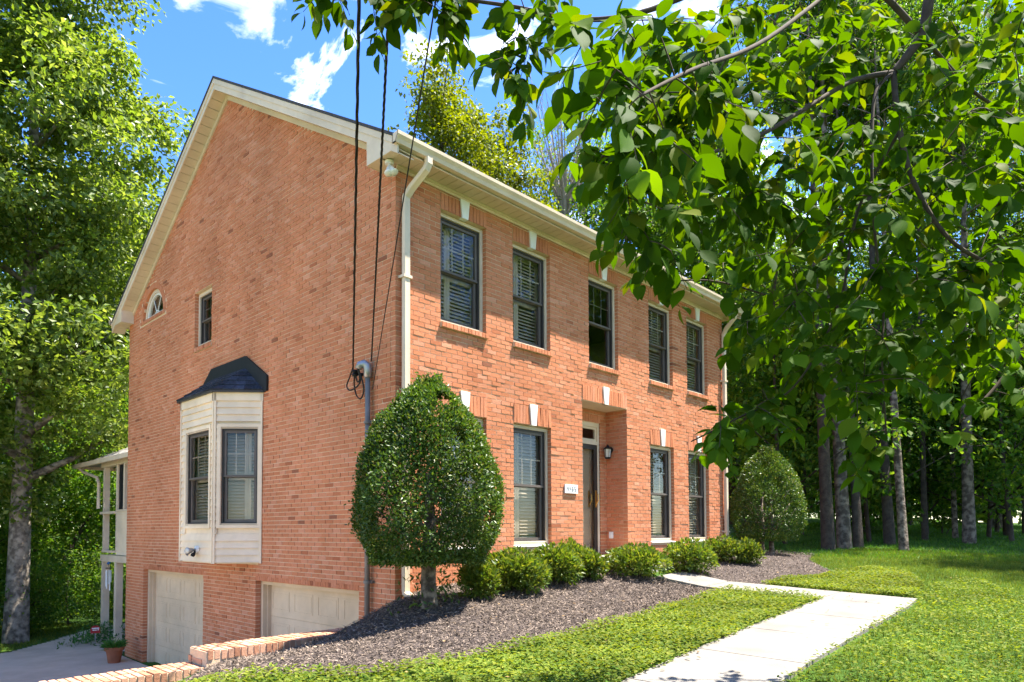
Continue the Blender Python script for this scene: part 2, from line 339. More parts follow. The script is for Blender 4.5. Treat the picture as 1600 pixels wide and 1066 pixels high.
def brick_list(u0, u1, z0, z1, holes, top=None, arch=None, par=0, quoin=.1):
    out = []
    R0 = round(z0/CT)
    for r in range(R0, int(math.ceil(z1/CT))):
        za = r*CT+.005; zb = za+BH; s0 = u0+(quoin if (r+par) % 2 else 0); s1 = u1-(quoin if (r+par) % 2 else 0)
        for p, q in split(s0, s1, za, zb, holes):
            o_ = u0+(.0945 if r % 2 else 0)-.005
            js = [p]+[x for x in (o_+k*.189 for k in range(math.floor((p-o_)/.189), math.ceil((q-o_)/.189)+1)) if p+.055 < x < q-.055]+[q]
            for k_ in range(len(js)-1):
                a = js[k_]+(.005 if k_ else 0); b = js[k_+1]-(.005 if k_ < len(js)-2 else 0); c = (a+b)/2
                if b-a < .02: continue
                if top is not None and zb > top(c)+.03: continue
                if arch and (c-arch[0])**2+(max(za-arch[2], 0))**2 < arch[1]**2 and zb > arch[2]-.075: continue
                out.append((c, (za+zb)/2, b-a, BH))
    return out
def brick_mesh(bl, O, U, Nn, depth=.09, jit=.003):
    bl = np.array(bl); n = len(bl); O, U, Nn = [np.array(a, float) for a in (O, U, Nn)]
    c = np.array([[su, sn, sz] for sz in (-.5, .5) for sn in (0, 1) for su in (-.5, .5)])
    j = np.clip(rng.normal(0, jit*.8, n), -.0025, .006); tu = rng.normal(0, .010, n); tz = rng.normal(0, .022, n)
    u = bl[:, 0, None]+c[None, :, 0]*bl[:, 2, None]; z = bl[:, 1, None]+c[None, :, 2]*bl[:, 3, None]
    nn = np.where(c[None, :, 1] > .5, j[:, None]+tu[:, None]*c[None, :, 0]*bl[:, 2, None]+tz[:, None]*c[None, :, 2]*bl[:, 3, None], -depth)
    Vv = O+u[..., None]*U+nn[..., None]*Nn+z[..., None]*np.array([0, 0, 1.])
    # faces without the hidden back
    f = np.array([(0, 1, 3, 2), (4, 6, 7, 5), (2, 3, 7, 6), (0, 2, 6, 4), (1, 5, 7, 3)])
    if np.cross(U, [0, 0, 1.])@Nn > 0: f = f[:, ::-1]
    return Vv.reshape(-1, 3), (f[None]+8*np.arange(n)[:, None, None]).reshape(-1, 4)
ALLB = []
def wall(name, O, U, Nn, u0, u1, z0, z1, holes, top=None, arch=None, par=0, singles=0, du=.25):
    m = MB(O, U, Nn); cuts = sorted(set([round(x, 4) for x in list(np.arange(u0, u1, du))+[u1]+[min(max(x, u0), u1) for h in holes for x in (h[0]-.004, h[1]+.004)]]))
    for a, b in zip(cuts[:-1], cuts[1:]):
        c = (a+b)/2; zt = min(z1, top(c)) if top else z1; iv = [(z0, zt)]
        hs = [(h[2]-.004, h[3]+.004) for h in holes if h[0]-.005 < c < h[1]+.005]
        if arch and abs(c-arch[0]) < arch[1]-.09: hs.append((arch[2]-.07, arch[2]+math.sqrt((arch[1]-.09)**2-(c-arch[0])**2)))
        for p, q in hs:
            ni = []
            for s, t in iv:
                if q <= s or p >= t: ni.append((s, t)); continue
                if p > s: ni.append((s, p))
                if q < t: ni.append((q, t))
            iv = ni
        for s, t in iv:
            if t-s > .01: m.box(max(a, u0+.011), min(b, u1-.011), -.12, -.0055, s, t)
    wo_ = m.build('wall', 'mortar', house)
    bl = brick_list(u0, u1, z0, z1, holes, top, arch, par)
    P = np.array([np.array(O)+b[0]*np.array(U)+b[1]*np.array([0, 0, 1.]) for b in bl]); d = np.linalg.norm(P-CAM, axis=1)
    full = [i for i in np.argsort(d) if abs(bl[i][2]-BW) < .002][:singles]; fs = set(full)
    V_, F_ = brick_mesh([b for i, b in enumerate(bl) if i not in fs], O, U, Nn)
    tag(link('brickwork', npmesh('brickwork', V_, F_), wo_, 'brick'), kind='stuff')
    if full:
        V_, F_ = brick_mesh([(0, 0, BW, BH)], (0, 0, 0), U, Nn, jit=0); me = npmesh('brick', V_, F_)
        me.materials.append(MATS['brick'])
        for i in full:
            o = bpy.data.objects.new('brick', me); COL.objects.link(o); o.parent = wo_
            o.location = P[i]+np.array(Nn)*max(-.0025, random.gauss(0, .0025))
            o.rotation_euler = (random.gauss(0, .02) if abs(U[0]) > .5 else 0, random.gauss(0, .02) if abs(U[1]) > .5 else 0, random.gauss(0, .010))
    return wo_
FR = ((0, 0, 0), (1, 0, 0), (0, -1, 0)); GA = ((0, 0, 0), (0, 1, 0), (-1, 0, 0))
wf = wall('front', *FR, 0, LEN, -15*CT, EAVE, front_holes, par=0, singles=110)
wg = wall('gable', *GA, 0, DEP, -44*CT, 8.0, gable_holes, top=rakez, arch=HR, par=1, singles=185, du=.1)
wall('right', (LEN, 0, 0), (0, 1, 0), (1, 0, 0), 0, DEP, -16*CT, 8.0, [], top=rakez, par=1, du=.2)
wall('rear', (0, DEP, 0), (1, 0, 0), (0, 1, 0), 0, LEN, -44*CT, EAVE, [], par=0)
m = MB(); m.box(.13, LEN-.13, -.13, -DEP+.13, -.42, -.3); m.box(.13, LEN-.13, -.13, -DEP+.13, 2.5, 2.65); m.build('floor', 'taupe', house)
m = MB(); m.box(.13, LEN-.13, -.13, -DEP+.13, 4.86, 4.9); m.build('ceiling', 'taupe', house)
m = MB(); m.box(.13, LEN-.13, -.13, -DEP+.13, -2.8, -2.6); m.build('floor', 'taupe', house)
# recess for the entrance
RD = .45
def rbricks(name, O, U, Nn, u1, z0, z1, holes=()):
    m = MB(O, U, Nn); iv = split(0, u1, z0, z0+.1, holes)
    for a, b in split(0, u1, .5, .6, holes): m.box(a, b, -.11, -.009, z0, z1)
    for h in holes:
        if h[3] < z1: m.box(h[0], h[1], -.11, -.009, h[3], z1)
    w_ = m.build('recess_wall', 'mortar', house)
    V_, F_ = brick_mesh(brick_list(0, u1, z0, z1, list(holes), quoin=0), O, U, Nn, .08, .002)
    tag(link('brickwork', npmesh('brickwork', V_, F_), w_, 'brick'), kind='stuff')
rbricks('r', (5.08, .095, 0), (0, 1, 0), (-1, 0, 0), RD-.085, -.25, 2.36)
rbricks('l', (3.79, .095, 0), (0, 1, 0), (1, 0, 0), RD-.085, -.25, 2.36)
DX = (3.985, 4.885)
rbricks('b', (3.79, RD, 0), (1, 0, 0), (0, -1, 0), 1.29, -.25, 2.36, [(DX[0]-3.79, DX[1]-3.79, -.3, 2.13)])
m = MB(); m.box(3.78, 5.09, -RD, .0, 2.36, 2.40); m.build('recess_ceiling', 'cream', house)
def soldier(O, U, Nn, u0, u1, z0, z1, parent, n=None, proud=.012, bmat='brick', name='lintel', bw=.0677):
    n = n or round((u1-u0)/bw); w_ = (u1-u0)/n
    V_, F_ = brick_mesh([(u0+(i+.5)*w_, (z0+z1)/2, w_-.009, z1-z0-.008) for i in range(n)], np.array(O)+proud*np.array(Nn), U, Nn, .1, .002)
    o = link(name, npmesh(name, V_, F_), parent, bmat)
    m = MB(O, U, Nn); m.box(u0+.002, u1-.002, -.1, proud-.010, z0+.002, z1-.004); m.build(name+'_mortar', 'mortar', o)
    return o
def keystone(c, z0, z1, parent):
    m = MB(*FR); b, t = .055, .085; m.prism([(c-b, z0), (c+b, z0), (c+t, z1), (c-t, z1)], -.05, .032); return m.build('keystone', 'white', parent)
# ---- windows
def window(O, U, Nn, u0, u1, z0, z1, parent, mould=.05, shutter=True, grid=(3, 2), grid_low=False, back=.0, lowshut=True, flat=False):
    """sash window set back behind the brick face; returns the part object"""
    b0 = -.10-back; f = lambda: MB(O, U, Nn)
    m = f(); m.frame(u0, u1, z0, z1, mould, b0-.03, b0+.03); m.frame(u0+mould-.012, u1-mould+.012, z0+mould-.012, z1-mould+.012, .014, b0-.02, b0+.04)
    win = m.build('window', 'cream', parent)
    a0, a1, c0, c1 = u0+mould, u1-mould, z0+mould*.6, z1-mould
    zm = (c0+c1)/2
    m = f(); m.frame(a0, a1, c0, c1, .030, b0-.05, b0+.012); m.build('frame', 'dark_frame', win)
    m = f(); m.frame(a0+.03, a1-.03, zm-.015, c1-.03, .038, b0-.045, b0-.004); m.build('upper_sash', 'taupe', win)
    m = f(); m.frame(a0+.03, a1-.03, c0+.03, zm+.022, .045, b0-.075, b0-.028); m.box(a0+.03, a1-.03, b0-.03, b0+.006, zm-.012, zm+.012); m.build('lower_sash', 'taupe', win)
    for q, (p0, p1, nn) in enumerate(((zm+.02, c1-.065, b0-.025), (c0+.07, zm-.02, b0-.05))):
        m = f(); m.box(a0+.066, a1-.066, nn-.003, nn+.003, p0, p1); m.build('pane', 'glass', win)
        if q == 0 or grid_low:
            m = f(); du = (a1-a0-.132)/grid[0]; dz = (p1-p0)/grid[1]
            for i in range(1, grid[0]): m.box(a0+.066+i*du-.008, a0+.066+i*du+.008, nn-.014, nn-.005, p0, p1)
            for i in range(1, grid[1]): m.box(a0+.066, a1-.066, nn-.0135, nn-.0055, p0+i*dz-.008, p0+i*dz+.008)
            m.build('muntin', 'shutter' if shutter else 'taupe', win)
    if shutter:
        s0, s1 = a0-.02, a1+.02; mid = s0+(s1-s0)*.36; nb = b0-.15
        lv = f(); fr = f()
        for zz0, zz1 in ((c0+.01, zm-.005), (zm+.005, c1)):
            for p, q in ((s0, mid), (mid+.004, s1)):
                fr.frame(p, q, zz0, zz1, .05, nb-.014, nb+.014)
                z = zz0+.075
                while z < zz1-.06:
                    lv.prof([(nb-.026, z+.022), (nb-.022, z+.027), (nb+.026, z-.018), (nb+.022, z-.023)], p+.05, q-.05); z += .052
        fr.build('shutter', 'shutter', win); tag(lv.build('louvers', 'shutter', win), kind='stuff')
    return win
for k, c in enumerate(Wn['c']):
    wn = window(*FR, c-.425, c+.425, 3.0, 4.52, house, shutter=(k != 2))
    soldier(*FR, c-.425, c+.425, 4.525, 4.75, wn); keystone(c, 4.515, 4.77, wn)
    soldier(*FR, c-.435, c+.435, 2.925, 2.998, wn, proud=.05, name='sill')
    if k != 2:
        wn = window(*FR, c-.425, c+.425, 0, 1.80, house)
        soldier(*FR, c-.425, c+.425, 1.805, 2.09, wn); keystone(c, 1.80, 2.12, wn)
        m = MB(*FR); m.prof([(-.12, -.03), (.025, -.03), (.025, -.012), (-.12, .003)], c-.42, c+.42); m.build('sill', 'white', wn)
wn = window(*GA, 5.46, 6.21, 3.64, 4.69, house, mould=.07, shutter=False, grid=(2, 2))
soldier(*GA, 5.44, 6.23, 3.562, 3.638, wn, proud=.03, name='sill')
# half round window
cy_, R_, zs_ = HR
ri = R_-.115
m = MB(*GA); K = 22
def arc(r, n=K): return [(cy_+r*math.cos(math.pi*i/n), zs_+r*math.sin(math.pi*i/n)) for i in range(n+1)]
def ring(m, r0, r1, n0, n1):
    A, B = arc(r0), arc(r1)
    for i in range(K): m.prism([A[i], B[i], B[i+1], A[i+1]], n0, n1)
ring(m, ri-.075, ri, -.11, -.045); m.box(cy_-ri+.075, cy_+ri-.075, -.11, -.05, zs_, zs_+.045)
hw = m.build('half_round_window', 'cream', house)
m = MB(*GA); ring(m, ri-.115, ri-.077, -.12, -.065); m.box(cy_-ri+.115, cy_+ri-.115, -.12, -.07, zs_+.046, zs_+.08); m.build('frame', 'white', hw)
m = MB(*GA); m.prism(arc(ri-.1), -.098, -.092); m.build('pane', 'glass', hw)
m = MB(*GA)
for a in (60, 120):
    a = math.radians(a); d = (math.cos(a), math.sin(a)); q = (-d[1]*.009, d[0]*.009); r = ri-.12; o_ = (cy_, zs_+.06)
    m.prism([(o_[0]-q[0], o_[1]-q[1]), (o_[0]+d[0]*r-q[0], o_[1]+d[1]*r-q[1]), (o_[0]+d[0]*r+q[0], o_[1]+d[1]*r+q[1]), (o_[0]+q[0], o_[1]+q[1])], -.09, -.08)
ring(m, .13, .15, -.09, -.081); m.build('muntin', 'white', hw)
m = MB(*GA)
for i in range(31):
    a = math.pi*(i+.5)/31; t = .030; r0, r1 = ri+.004, R_+.012; c, s = math.cos(a), math.sin(a)
    m.prism([(cy_+c*r0-s*-t, zs_+s*r0+c*-t), (cy_+c*r1-s*-t*1.12, zs_+s*r1+c*-t*1.12), (cy_+c*r1-s*t*1.12, zs_+s*r1+c*t*1.12), (cy_+c*r0-s*t, zs_+s*r0+c*t)], -.09, .004)
m.build('arch', 'brick', hw)
soldier(*GA, cy_-R_, cy_+R_, zs_-.077, zs_-.002, hw, proud=.02, name='sill')
# ---- garage doors
for y0, y1 in ((5.69, 8.73), (.78, 3.68)):
    zb = -2.66; m = MB(*GA); nb = -.22
    m.box(y0+.004, y0+.07, nb, -.095, zb, -.57); m.box(y1-.07, y1-.004, nb, -.095, zb, -.57); m.box(y0+.07, y1-.07, nb, -.095, -.63, -.57)
    m.box(y0+.07, y1-.07, nb-.05, nb-.01, zb, -.63); m.box(y1-.10, y1-.072, nb-.005, nb+.06, zb, -.64); m.box(y0+.072, y0+.10, nb-.005, nb+.06, zb, -.64)
    m.box(y0-.12, y0+.012, -.30, -.125, zb, -.45); m.box(y1-.012, y1+.12, -.30, -.125, zb, -.45); m.box(y0+.012, y1-.012, -.30, -.125, -.565, -.45)
    gd = m.build('garage_door', 'garage', house)
    hh = (2.66-.63)/4
    for r in range(4):
        z0 = zb+r*hh; m = MB(*GA); m.box(y0+.075, y1-.075, nb-.008, nb+.0, z0+.006, z0+hh-.006); sec = m.build('door_section', 'garage', gd)
        n = 4; wd = (y1-y0-.15)/n
        for i in range(n):
            a, b = y0+.075+i*wd+.10, y0+.075+(i+1)*wd-.10; m = MB(*GA)
            m.frame(a-.03, b+.03, z0+.10, z0+hh-.10, .022, nb+.001, nb+.005)
            m.box(a+.015, b-.015, nb+.001, nb+.004, z0+.14, z0+hh-.14); m.build('panel', 'garage', gd)
    soldier(*GA, y0, y1, -.562, -.49, gd, proud=.004, name='lintel')
# ---- bay window
bay = MB(); BXX = -.55; by0, by1, by2, by3 = 3.48, 4.0, 5.32, 5.84; bz0, bz1 = -.29, 2.43
pl = [(0, by0), (BXX, by1), (BXX, by2), (0, by3)]
def ploft(m, P, z0, z1):
    k = len(P); m.raw([(x, y, z0) for x, y in P]+[(x, y, z1) for x, y in P], [tuple(range(k))[::-1], tuple(range(k, 2*k))]+[(i, (i+1) % k, k+(i+1) % k, k+i) for i in range(k)])
def inset(d): return [(0, by0+d*1.2), (BXX+d, by1+d*.4), (BXX+d, by2-d*.4), (0, by3-d*1.2)]
m = MB(); ploft(m, inset(.03), bz0, bz0+.05); by = m.build('bay', 'siding', house)
m = MB()
for P0, P1 in zip(pl[:-1], pl[1:]):
    d = np.array([P1[0]-P0[0], P1[1]-P0[1], 0.]); Lf = np.linalg.norm(d); d /= Lf; nn = np.array([-abs(d[1]), 0, 0]) if abs(d[0]) < .01 else None
    nn = np.array([d[1], -d[0], 0.]); nn = nn if nn[0] < 0 else -nn
    if Lf > 1: wu0, wu1 = .145, 1.065
    else: wu0, wu1 = .105, Lf-.06
    if P0[0] == 0: wu0, wu1 = .06, Lf-.105
    F_ = ((P0[0], P0[1], 0), d, nn); wz0, wz1 = .33, 1.87
    # backing with the window hole
    b = MB(*F_); b.box(0, wu0, -.05, -.02, bz0+.05, bz1); b.box(wu1, Lf, -.05, -.02, bz0+.05, bz1); b.box(wu0, wu1, -.05, -.02, bz0+.05, wz0); b.box(wu0, wu1, -.05, -.02, wz1, bz1); b.build('bay_wall', 'siding', by)
    z = bz0+.02
    while z < bz1-.13:
        zt = z+.112
        for a, c in ([(.03, Lf-.03)] if zt < wz0-.06 or z > wz1+.05 else [(.03, wu0-.05), (wu1+.05, Lf-.03)]):
            if c-a < .015: continue
            b = MB(*F_); b.prof([(-.02, z), (.016, z), (.012, z+.012), (-.008, zt+.004), (-.02, zt+.004)], a, c); b.build('siding_board', 'siding', by)
        z = zt
    b = MB(*F_)
    for a in (0.0, Lf-.032): b.box(a, a+.032, -.03, .022, bz0, bz1)
    b.build('corner_trim', 'siding', by)
    b = MB(*F_); b.box(-.01, Lf+.01, -.03, .022, bz1-.13, bz1+.02); b.build('frieze', 'siding', by)
    wn = window(*F_, wu0, wu1, wz0, wz1, house, mould=.012, back=-.075)
    b = MB(*F_); b.frame(wu0-.05, wu1+.05, wz0-.06, wz1+.06, .053, -.02, .024); b.build('trim', 'siding', wn)
# bay roof: hip up to the wall
ez = 2.46; ov = .07
E_ = [(0.01, by0-.10), (BXX-ov, by1-.05), (BXX-ov, by2+.05), (0.01, by3+.10)]; T_ = [(-.02, 4.02), (-.02, 4.02+.02), (-.02, 5.30), (-.02, 5.32)]
m = MB(); m.raw([(x, y, ez) for x, y in E_]+[(x, y, ez-.03) for x, y in E_], [(0, 1, 2, 3), (7, 6, 5, 4), (0, 4, 5, 1), (1, 5, 6, 2), (2, 6, 7, 3)])
brf = m.build('bay_roof', 'dark_frame', by)
apz = 2.92
A_ = [(-.02, 4.05, apz), (-.02, 5.28, apz)]
e3 = [(x, y, ez+.003) for x, y in E_]
def shingles(quad, rows, parent, mat, wd=.16):
    """quad: eave a->b, top d->c ; overlapping shingle tabs, each a piece"""
    a, b, c, d = [np.array(p, float) for p in quad]; nrm = np.cross(b-a, d-a); nrm /= np.linalg.norm(nrm)
    if nrm[2] < 0: nrm = -nrm
    for r in range(rows):
        t0, t1 = r/rows, min((r+1.25)/rows, 1); l0, r0 = a+(d-a)*t0, b+(c-b)*t0; l1, r1 = a+(d-a)*t1, b+(c-b)*t1
        n = max(1, round(np.linalg.norm(r0-l0)/wd)); off = .5 if r % 2 else 0
        cut = [0]+[(i+off)/n for i in range(0 if off else 1, n)]+[1]
        for s0, s1 in zip(cut[:-1], cut[1:]):
            if s1-s0 < 1e-3: continue
            s0_, s1_ = s0+.008/n*2, s1-.008/n*2
            p = [l0+(r0-l0)*s0_, l0+(r0-l0)*s1_, l1+(r1-l1)*s1_, l1+(r1-l1)*s0_]
            lift = nrm*(.016+random.uniform(0, .006)); q = [p[0]+lift, p[1]+lift, p[2]+nrm*.004, p[3]+nrm*.004]
            m = MB(); m.raw(p+q, [(4, 5, 6, 7), (0, 1, 5, 4), (1, 2, 6, 5), (0, 4, 7, 3)]); m.build('shingle', mat, parent)
shingles([e3[0], e3[1], A_[0], A_[0]], 5, brf, 'bay_shingle'); shingles([e3[1], e3[2], A_[1], A_[0]], 5, brf, 'bay_shingle'); shingles([e3[2], e3[3], A_[1], A_[1]], 5, brf, 'bay_shingle')
m = MB(*GA); m.prism([(3.30, 2.44), (3.30, 2.68), (4.05, 3.12), (5.38, 3.12), (6.02, 2.68), (6.02, 2.44)], .0, .035); m.build('flashing', 'black', brf)
# ---- roof
ov, eo = .25, .33
EZ = 4.84
def rz(y): return 8.13-SL*abs(y-RIDGE_Y)     # top surface
m = MB()
x0, x1 = -ov-.03, LEN+ov+.03; ya, yb = -eo-.06, DEP+eo+.06
for (p, q) in ((ya, RIDGE_Y), (RIDGE_Y, yb)):
    m.raw([(x0, p, rz(p)), (x1, p, rz(p)), (x1, q, rz(q)), (x0, q, rz(q)), (x0, p, rz(p)-.04), (x1, p, rz(p)-.04), (x1, q, rz(q)-.04), (x0, q, rz(q)-.04)],
          [(0, 1, 2, 3), (7, 6, 5, 4), (0, 4, 5, 1), (1, 5, 6, 2), (2, 6, 7, 3), (3, 7, 4, 0)])
roof = m.build('roof', 'shingle', house)
for xs, sgn in ((-ov, -1), (LEN+ov, 1)):
    for p, q in ((ya+.02, RIDGE_Y), (RIDGE_Y, yb-.02)):
        hB = .19
        m = MB((xs, 0, 0), (0, 1, 0), (sgn, 0, 0)); m.prism([(p, rz(p)-.042-hB), (q, rz(q)-.042-hB), (q, rz(q)-.042), (p, rz(p)-.042)], -.02, .005); m.build('rake_board', 'cream', roof)
        m = MB((xs, 0, 0), (0, 1, 0), (sgn, 0, 0)); m.prism([(p, rz(p)-.042-hB*.45), (q, rz(q)-.042-hB*.45), (q, rz(q)-.044), (p, rz(p)-.044)], .005, .018); m.build('rake_trim', 'cream', roof)
        xw = 0 if sgn < 0 else LEN
        m = MB((xw, 0, 0), (0, 1, 0), (sgn, 0, 0)); p2, q2 = (max(p, -.0), q) if q == RIDGE_Y else (p, min(q, DEP))
        m.prism([(p2, rz(p2)-.31), (q2, rz(q2)-.31), (q2, rz(q2)-.22), (p2, rz(p2)-.22)], .002, .03); m.build('rake_frieze', 'soffit', roof)
        # soffit boards across the overhang
        L_ = abs(q-p); n = int(L_/.15)
        for i in range(n if sgn < 0 else 0):
            a, b = p+(q-p)*i/n, p+(q-p)*(i+1)/n-.010*(1 if q > p else -1)
            m = MB((0, 0, 0), (0, 1, 0), (-1, 0, 0)); m.prism([(a, rz(a)-.225), (b, rz(b)-.225), (b, rz(b)-.212), (a, rz(a)-.212)], .0, ov-.005); m.build('soffit_board', 'soffit', roof)
        if sgn > 0:
            m = MB((LEN, 0, 0), (0, 1, 0), (1, 0, 0)); m.prism([(p, rz(p)-.225), (q, rz(q)-.225), (q, rz(q)-.212), (p, rz(p)-.212)], 0, ov-.005); m.build('soffit_board', 'soffit', roof)
for yw, yo, sg in ((0, -eo, -1), (DEP, DEP+eo, 1)):
    # eave soffit boards, fascia, frieze
    n = 62
    for i in range(n):
        a, b = -ov+(LEN+2*ov)*i/n, -ov+(LEN+2*ov)*(i+1)/n-.008
        m = MB((0, 0, 0), (1, 0, 0), (0, sg, 0)); m.box(a, b, abs(yw)*(1 if sg > 0 else 0), abs(yo) if sg < 0 else yo, EZ, EZ+.012); m.build('soffit_board', 'soffit', roof)
    m = MB((0, yo, 0), (1, 0, 0), (0, sg, 0)); m.box(-ov, LEN+ov, -.02, .0, EZ-.015, EZ+.15); m.build('fascia', 'cream', roof)
    m = MB((0, yw, 0), (1, 0, 0), (0, sg, 0)); m.box(.0, LEN, .004, .022, EZ-.065, EZ-.001); m.box(.0, LEN, .023, .036, EZ-.03, EZ-.001); m.build('frieze', 'cream', roof)
    for xe in (-ov, LEN+ov-.02):         # eave return boxes
        ye0, ye1 = (-eo-.0, .26) if sg < 0 else (DEP-.26, DEP+eo)
        m = MB(); sgx = -1 if xe < 0 else 1; xa, xb = (xe-.006, xe+.016) if xe < 0 else (xe+.006, xe+.028)
        zt = lambda y: rz(y)-.12
        m.raw([(xa, ye0, EZ-.02), (xa, ye1, EZ-.02), (xa, ye1, zt(ye1)), (xa, ye0, zt(ye0)), (xb, ye0, EZ-.02), (xb, ye1, EZ-.02), (xb, ye1, zt(ye1)), (xb, ye0, zt(ye0))],
              [(0, 1, 2, 3), (7, 6, 5, 4), (0, 4, 5, 1), (1, 5, 6, 2), (2, 6, 7, 3), (3, 7, 4, 0)])
        xi0, xi1 = (xe+.018, -.002) if xe < 0 else (LEN+.002, xe+.002); yy = ye1 if sg < 0 else ye0
        m.box(min(xi0, xi1), max(xi0, xi1), -yy-.008 if sg < 0 else -yy-.01, -yy+.01 if sg < 0 else -yy+.008, EZ-.02, EZ+.25)
        yi0, yi1 = sorted((yw+(.0 if sg < 0 else -.0), yy)); m.box(min(xi0, xi1), max(xi0, xi1), -yi1, -yi0, EZ-.018, EZ-.006)
        m.build('eave_return', 'cream', roof)
    gz = EZ+.02                            # K-style gutter
    pr = [(0.002, gz), (.07, gz), (.085, gz+.045), (.115, gz+.085), (.118, gz+.125), (.108, gz+.125), (.104, gz+.09), (.075, gz+.05), (.062, gz+.01), (.012, gz+.01), (.012, gz+.115), (.002, gz+.115)]
    m = MB((0, yo, 0), (1, 0, 0), (0, sg, 0)); m.prof(pr, -ov-.05, LEN+ov+.05)
    for xe in (-ov-.05, LEN+ov+.038): m.prof([(.002, gz), (.07, gz), (.115, gz+.085), (.118, gz+.122), (.002, gz+.114)], xe, xe+.012)
    m.build('gutter', 'cream', house)
def downspout(xc, zbot, shoe, sd=1):
    m = MB(); sx, sy = .046, .034
    path = [(xc+.10*sd, -eo-.06, EZ+.03), (xc+.10*sd, -eo-.06, EZ-.05), (xc+.085*sd, -eo-.03, EZ-.12), (xc+.03*sd, -.14, EZ-.30), (xc+.0, -.068, EZ-.40), (xc, -.066, EZ-.5), (xc, -.066, zbot+.12)]+([(xc, -.075, zbot+.06), (xc, -.16, zbot+.02), (xc, -.26, zbot+.0)] if shoe else [])
    rings = []
    for i, p in enumerate(path):
        d = np.array(path[min(i+1, len(path)-1)])-np.array(path[max(i-1, 0)]); d /= np.linalg.norm(d)
        a = np.array([1., 0, 0]); a -= d*(a@d); a /= np.linalg.norm(a); b = np.cross(d, a)
        rings.append([np.array(p)+sx*s*a+sy*t*b for s, t in ((-1, -.75), (-.8, -1), (-.3, -.92), (.3, -.92), (.8, -1), (1, -.75), (1, .75), (.8, 1), (.3, .92), (-.3, .92), (-.8, 1), (-1, .75))])
    k = 12
    for i, r in enumerate(rings):
        if i == 0: m.raw(r, [tuple(range(k))])
        else: m.v += [tuple(p) for p in r]; c = i*k; m.f += [(c-k+j, c-k+(j+1) % k, c+(j+1) % k, c+j) for j in range(k)]
    ds = m.build('downspout', 'cream', house)
    for z in (zbot+.45, 1.6, 3.4):
        m = MB(*FR); m.box(xc-.075, xc+.075, .0, .012, z, z+.035); m.box(xc-.058, xc+.058, .10, .113, z, z+.035); m.box(xc-.066, xc-.056, .0, .112, z, z+.035); m.box(xc+.056, xc+.066, .0, .112, z, z+.035); m.build('strap', 'cream', ds)
downspout(.114, float(H(.11, -.1))+.0, True); downspout(LEN-.05, float(H(LEN, -.1))-.05, False, -1)
# ---- entrance door
m = MB((0, RD, 0), (1, 0, 0), (0, -1, 0)); d0, d1 = DX
m.box(d0, d0+.055, -.09, -.02, -.2, 2.13); m.box(d1-.055, d1, -.09, -.02, -.2, 2.13); m.box(d0+.055, d1-.055, -.09, -.02, 2.06, 2.13); m.box(d0+.055, d1-.055, -.09, -.015, 1.74, 1.80)
dr = m.build('entrance_door', 'cream', house)
m = MB((0, RD, 0), (1, 0, 0), (0, -1, 0)); m.frame(d0+.057, d1-.057, 1.802, 2.058, .04, -.08, -.04); m.build('transom', 'cream', dr)
m = MB((0, RD, 0), (1, 0, 0), (0, -1, 0)); m.box(d0+.098, d1-.098, -.065, -.06, 1.843, 2.017); m.build('pane', 'glass', dr)
m = MB((0, RD, 0), (1, 0, 0), (0, -1, 0)); m.frame(d0+.057, d1-.057, -.19, 1.738, .085, -.06, -.025); m.build('storm_door', 'dark_frame', dr)
m = MB((0, RD, 0), (1, 0, 0), (0, -1, 0)); m.box(d0+.143, d1-.143, -.047, -.042, -.10, 1.65); m.build('pane', 'glass', dr)
m = MB((0, RD, 0), (1, 0, 0), (0, -1, 0)); m.box(d0+.057, d1-.057, -.17, -.12, -.19, 1.738)
for a, b in ((.13, .42), (.48, .77)):
    for p, q in ((0, .6), (.75, 1.55)): m.frame(d0+a, d0+b, p, q, .03, -.12, -.11)
m.build('door_leaf', 'door', dr)
for xx, nn, mt in ((d1-.115, -.022, 'brass'), (d1-.19, -.118, 'brass')):
    m = MB((0, RD, 0), (1, 0, 0), (0, -1, 0)); m.box(xx-.018, xx+.018, nn, nn+.012, .62, .92); m.tube([m.P(xx, nn+.01, .86), m.P(xx-.0, nn+.06, .85), m.P(xx, nn+.065, .75), m.P(xx, nn+.012, .66)], .010, 8); m.build('handle', mt, dr)
soldier((0, RD, 0), (1, 0, 0), (0, -1, 0), d0, d1, 2.135, 2.27, dr, proud=.004)
soldier(*FR, REC[0], REC[1], 2.365, 2.62, dr); keystone(4.435, 2.36, 2.66, dr)
# stoop
stoop = MB(*FR); stoop.box(3.80, 5.06, -RD+.002, -.10, -.33, -.235); stoop.box(3.72, 5.15, -.098, .55, -.33, -.235)
st = stoop.build('stoop', 'stone', house)
m = MB(*FR); m.box(3.79, 5.08, -.05, .49, -.95, -.335); m.build('stoop_core', 'mortar', st)
for Oo, U_, N_, L_ in (((3.78, -.50, 0), (1, 0, 0), (0, -1, 0), 1.31), ((3.78, -.50, 0), (0, 1, 0), (-1, 0, 0), .48), ((5.09, -.50, 0), (0, 1, 0), (1, 0, 0), .48)):
    V_, F_ = brick_mesh(brick_list(0, L_, -.335-.405, -.42, [], quoin=0), Oo, U_, N_, .08); tag(link('brickwork', npmesh('brickwork', V_, F_), st, 'brick'), kind='stuff')
    soldier(Oo, U_, N_, 0, L_, -.42, -.337, st, proud=.0, name='rowlock')
m = MB(*FR); m.box(4.05, 5.0, .552, .90, -.72, -.40); m.box(4.05, 5.0, .902, 1.14, -.80, -.53); m.build('step', 'stone', st)
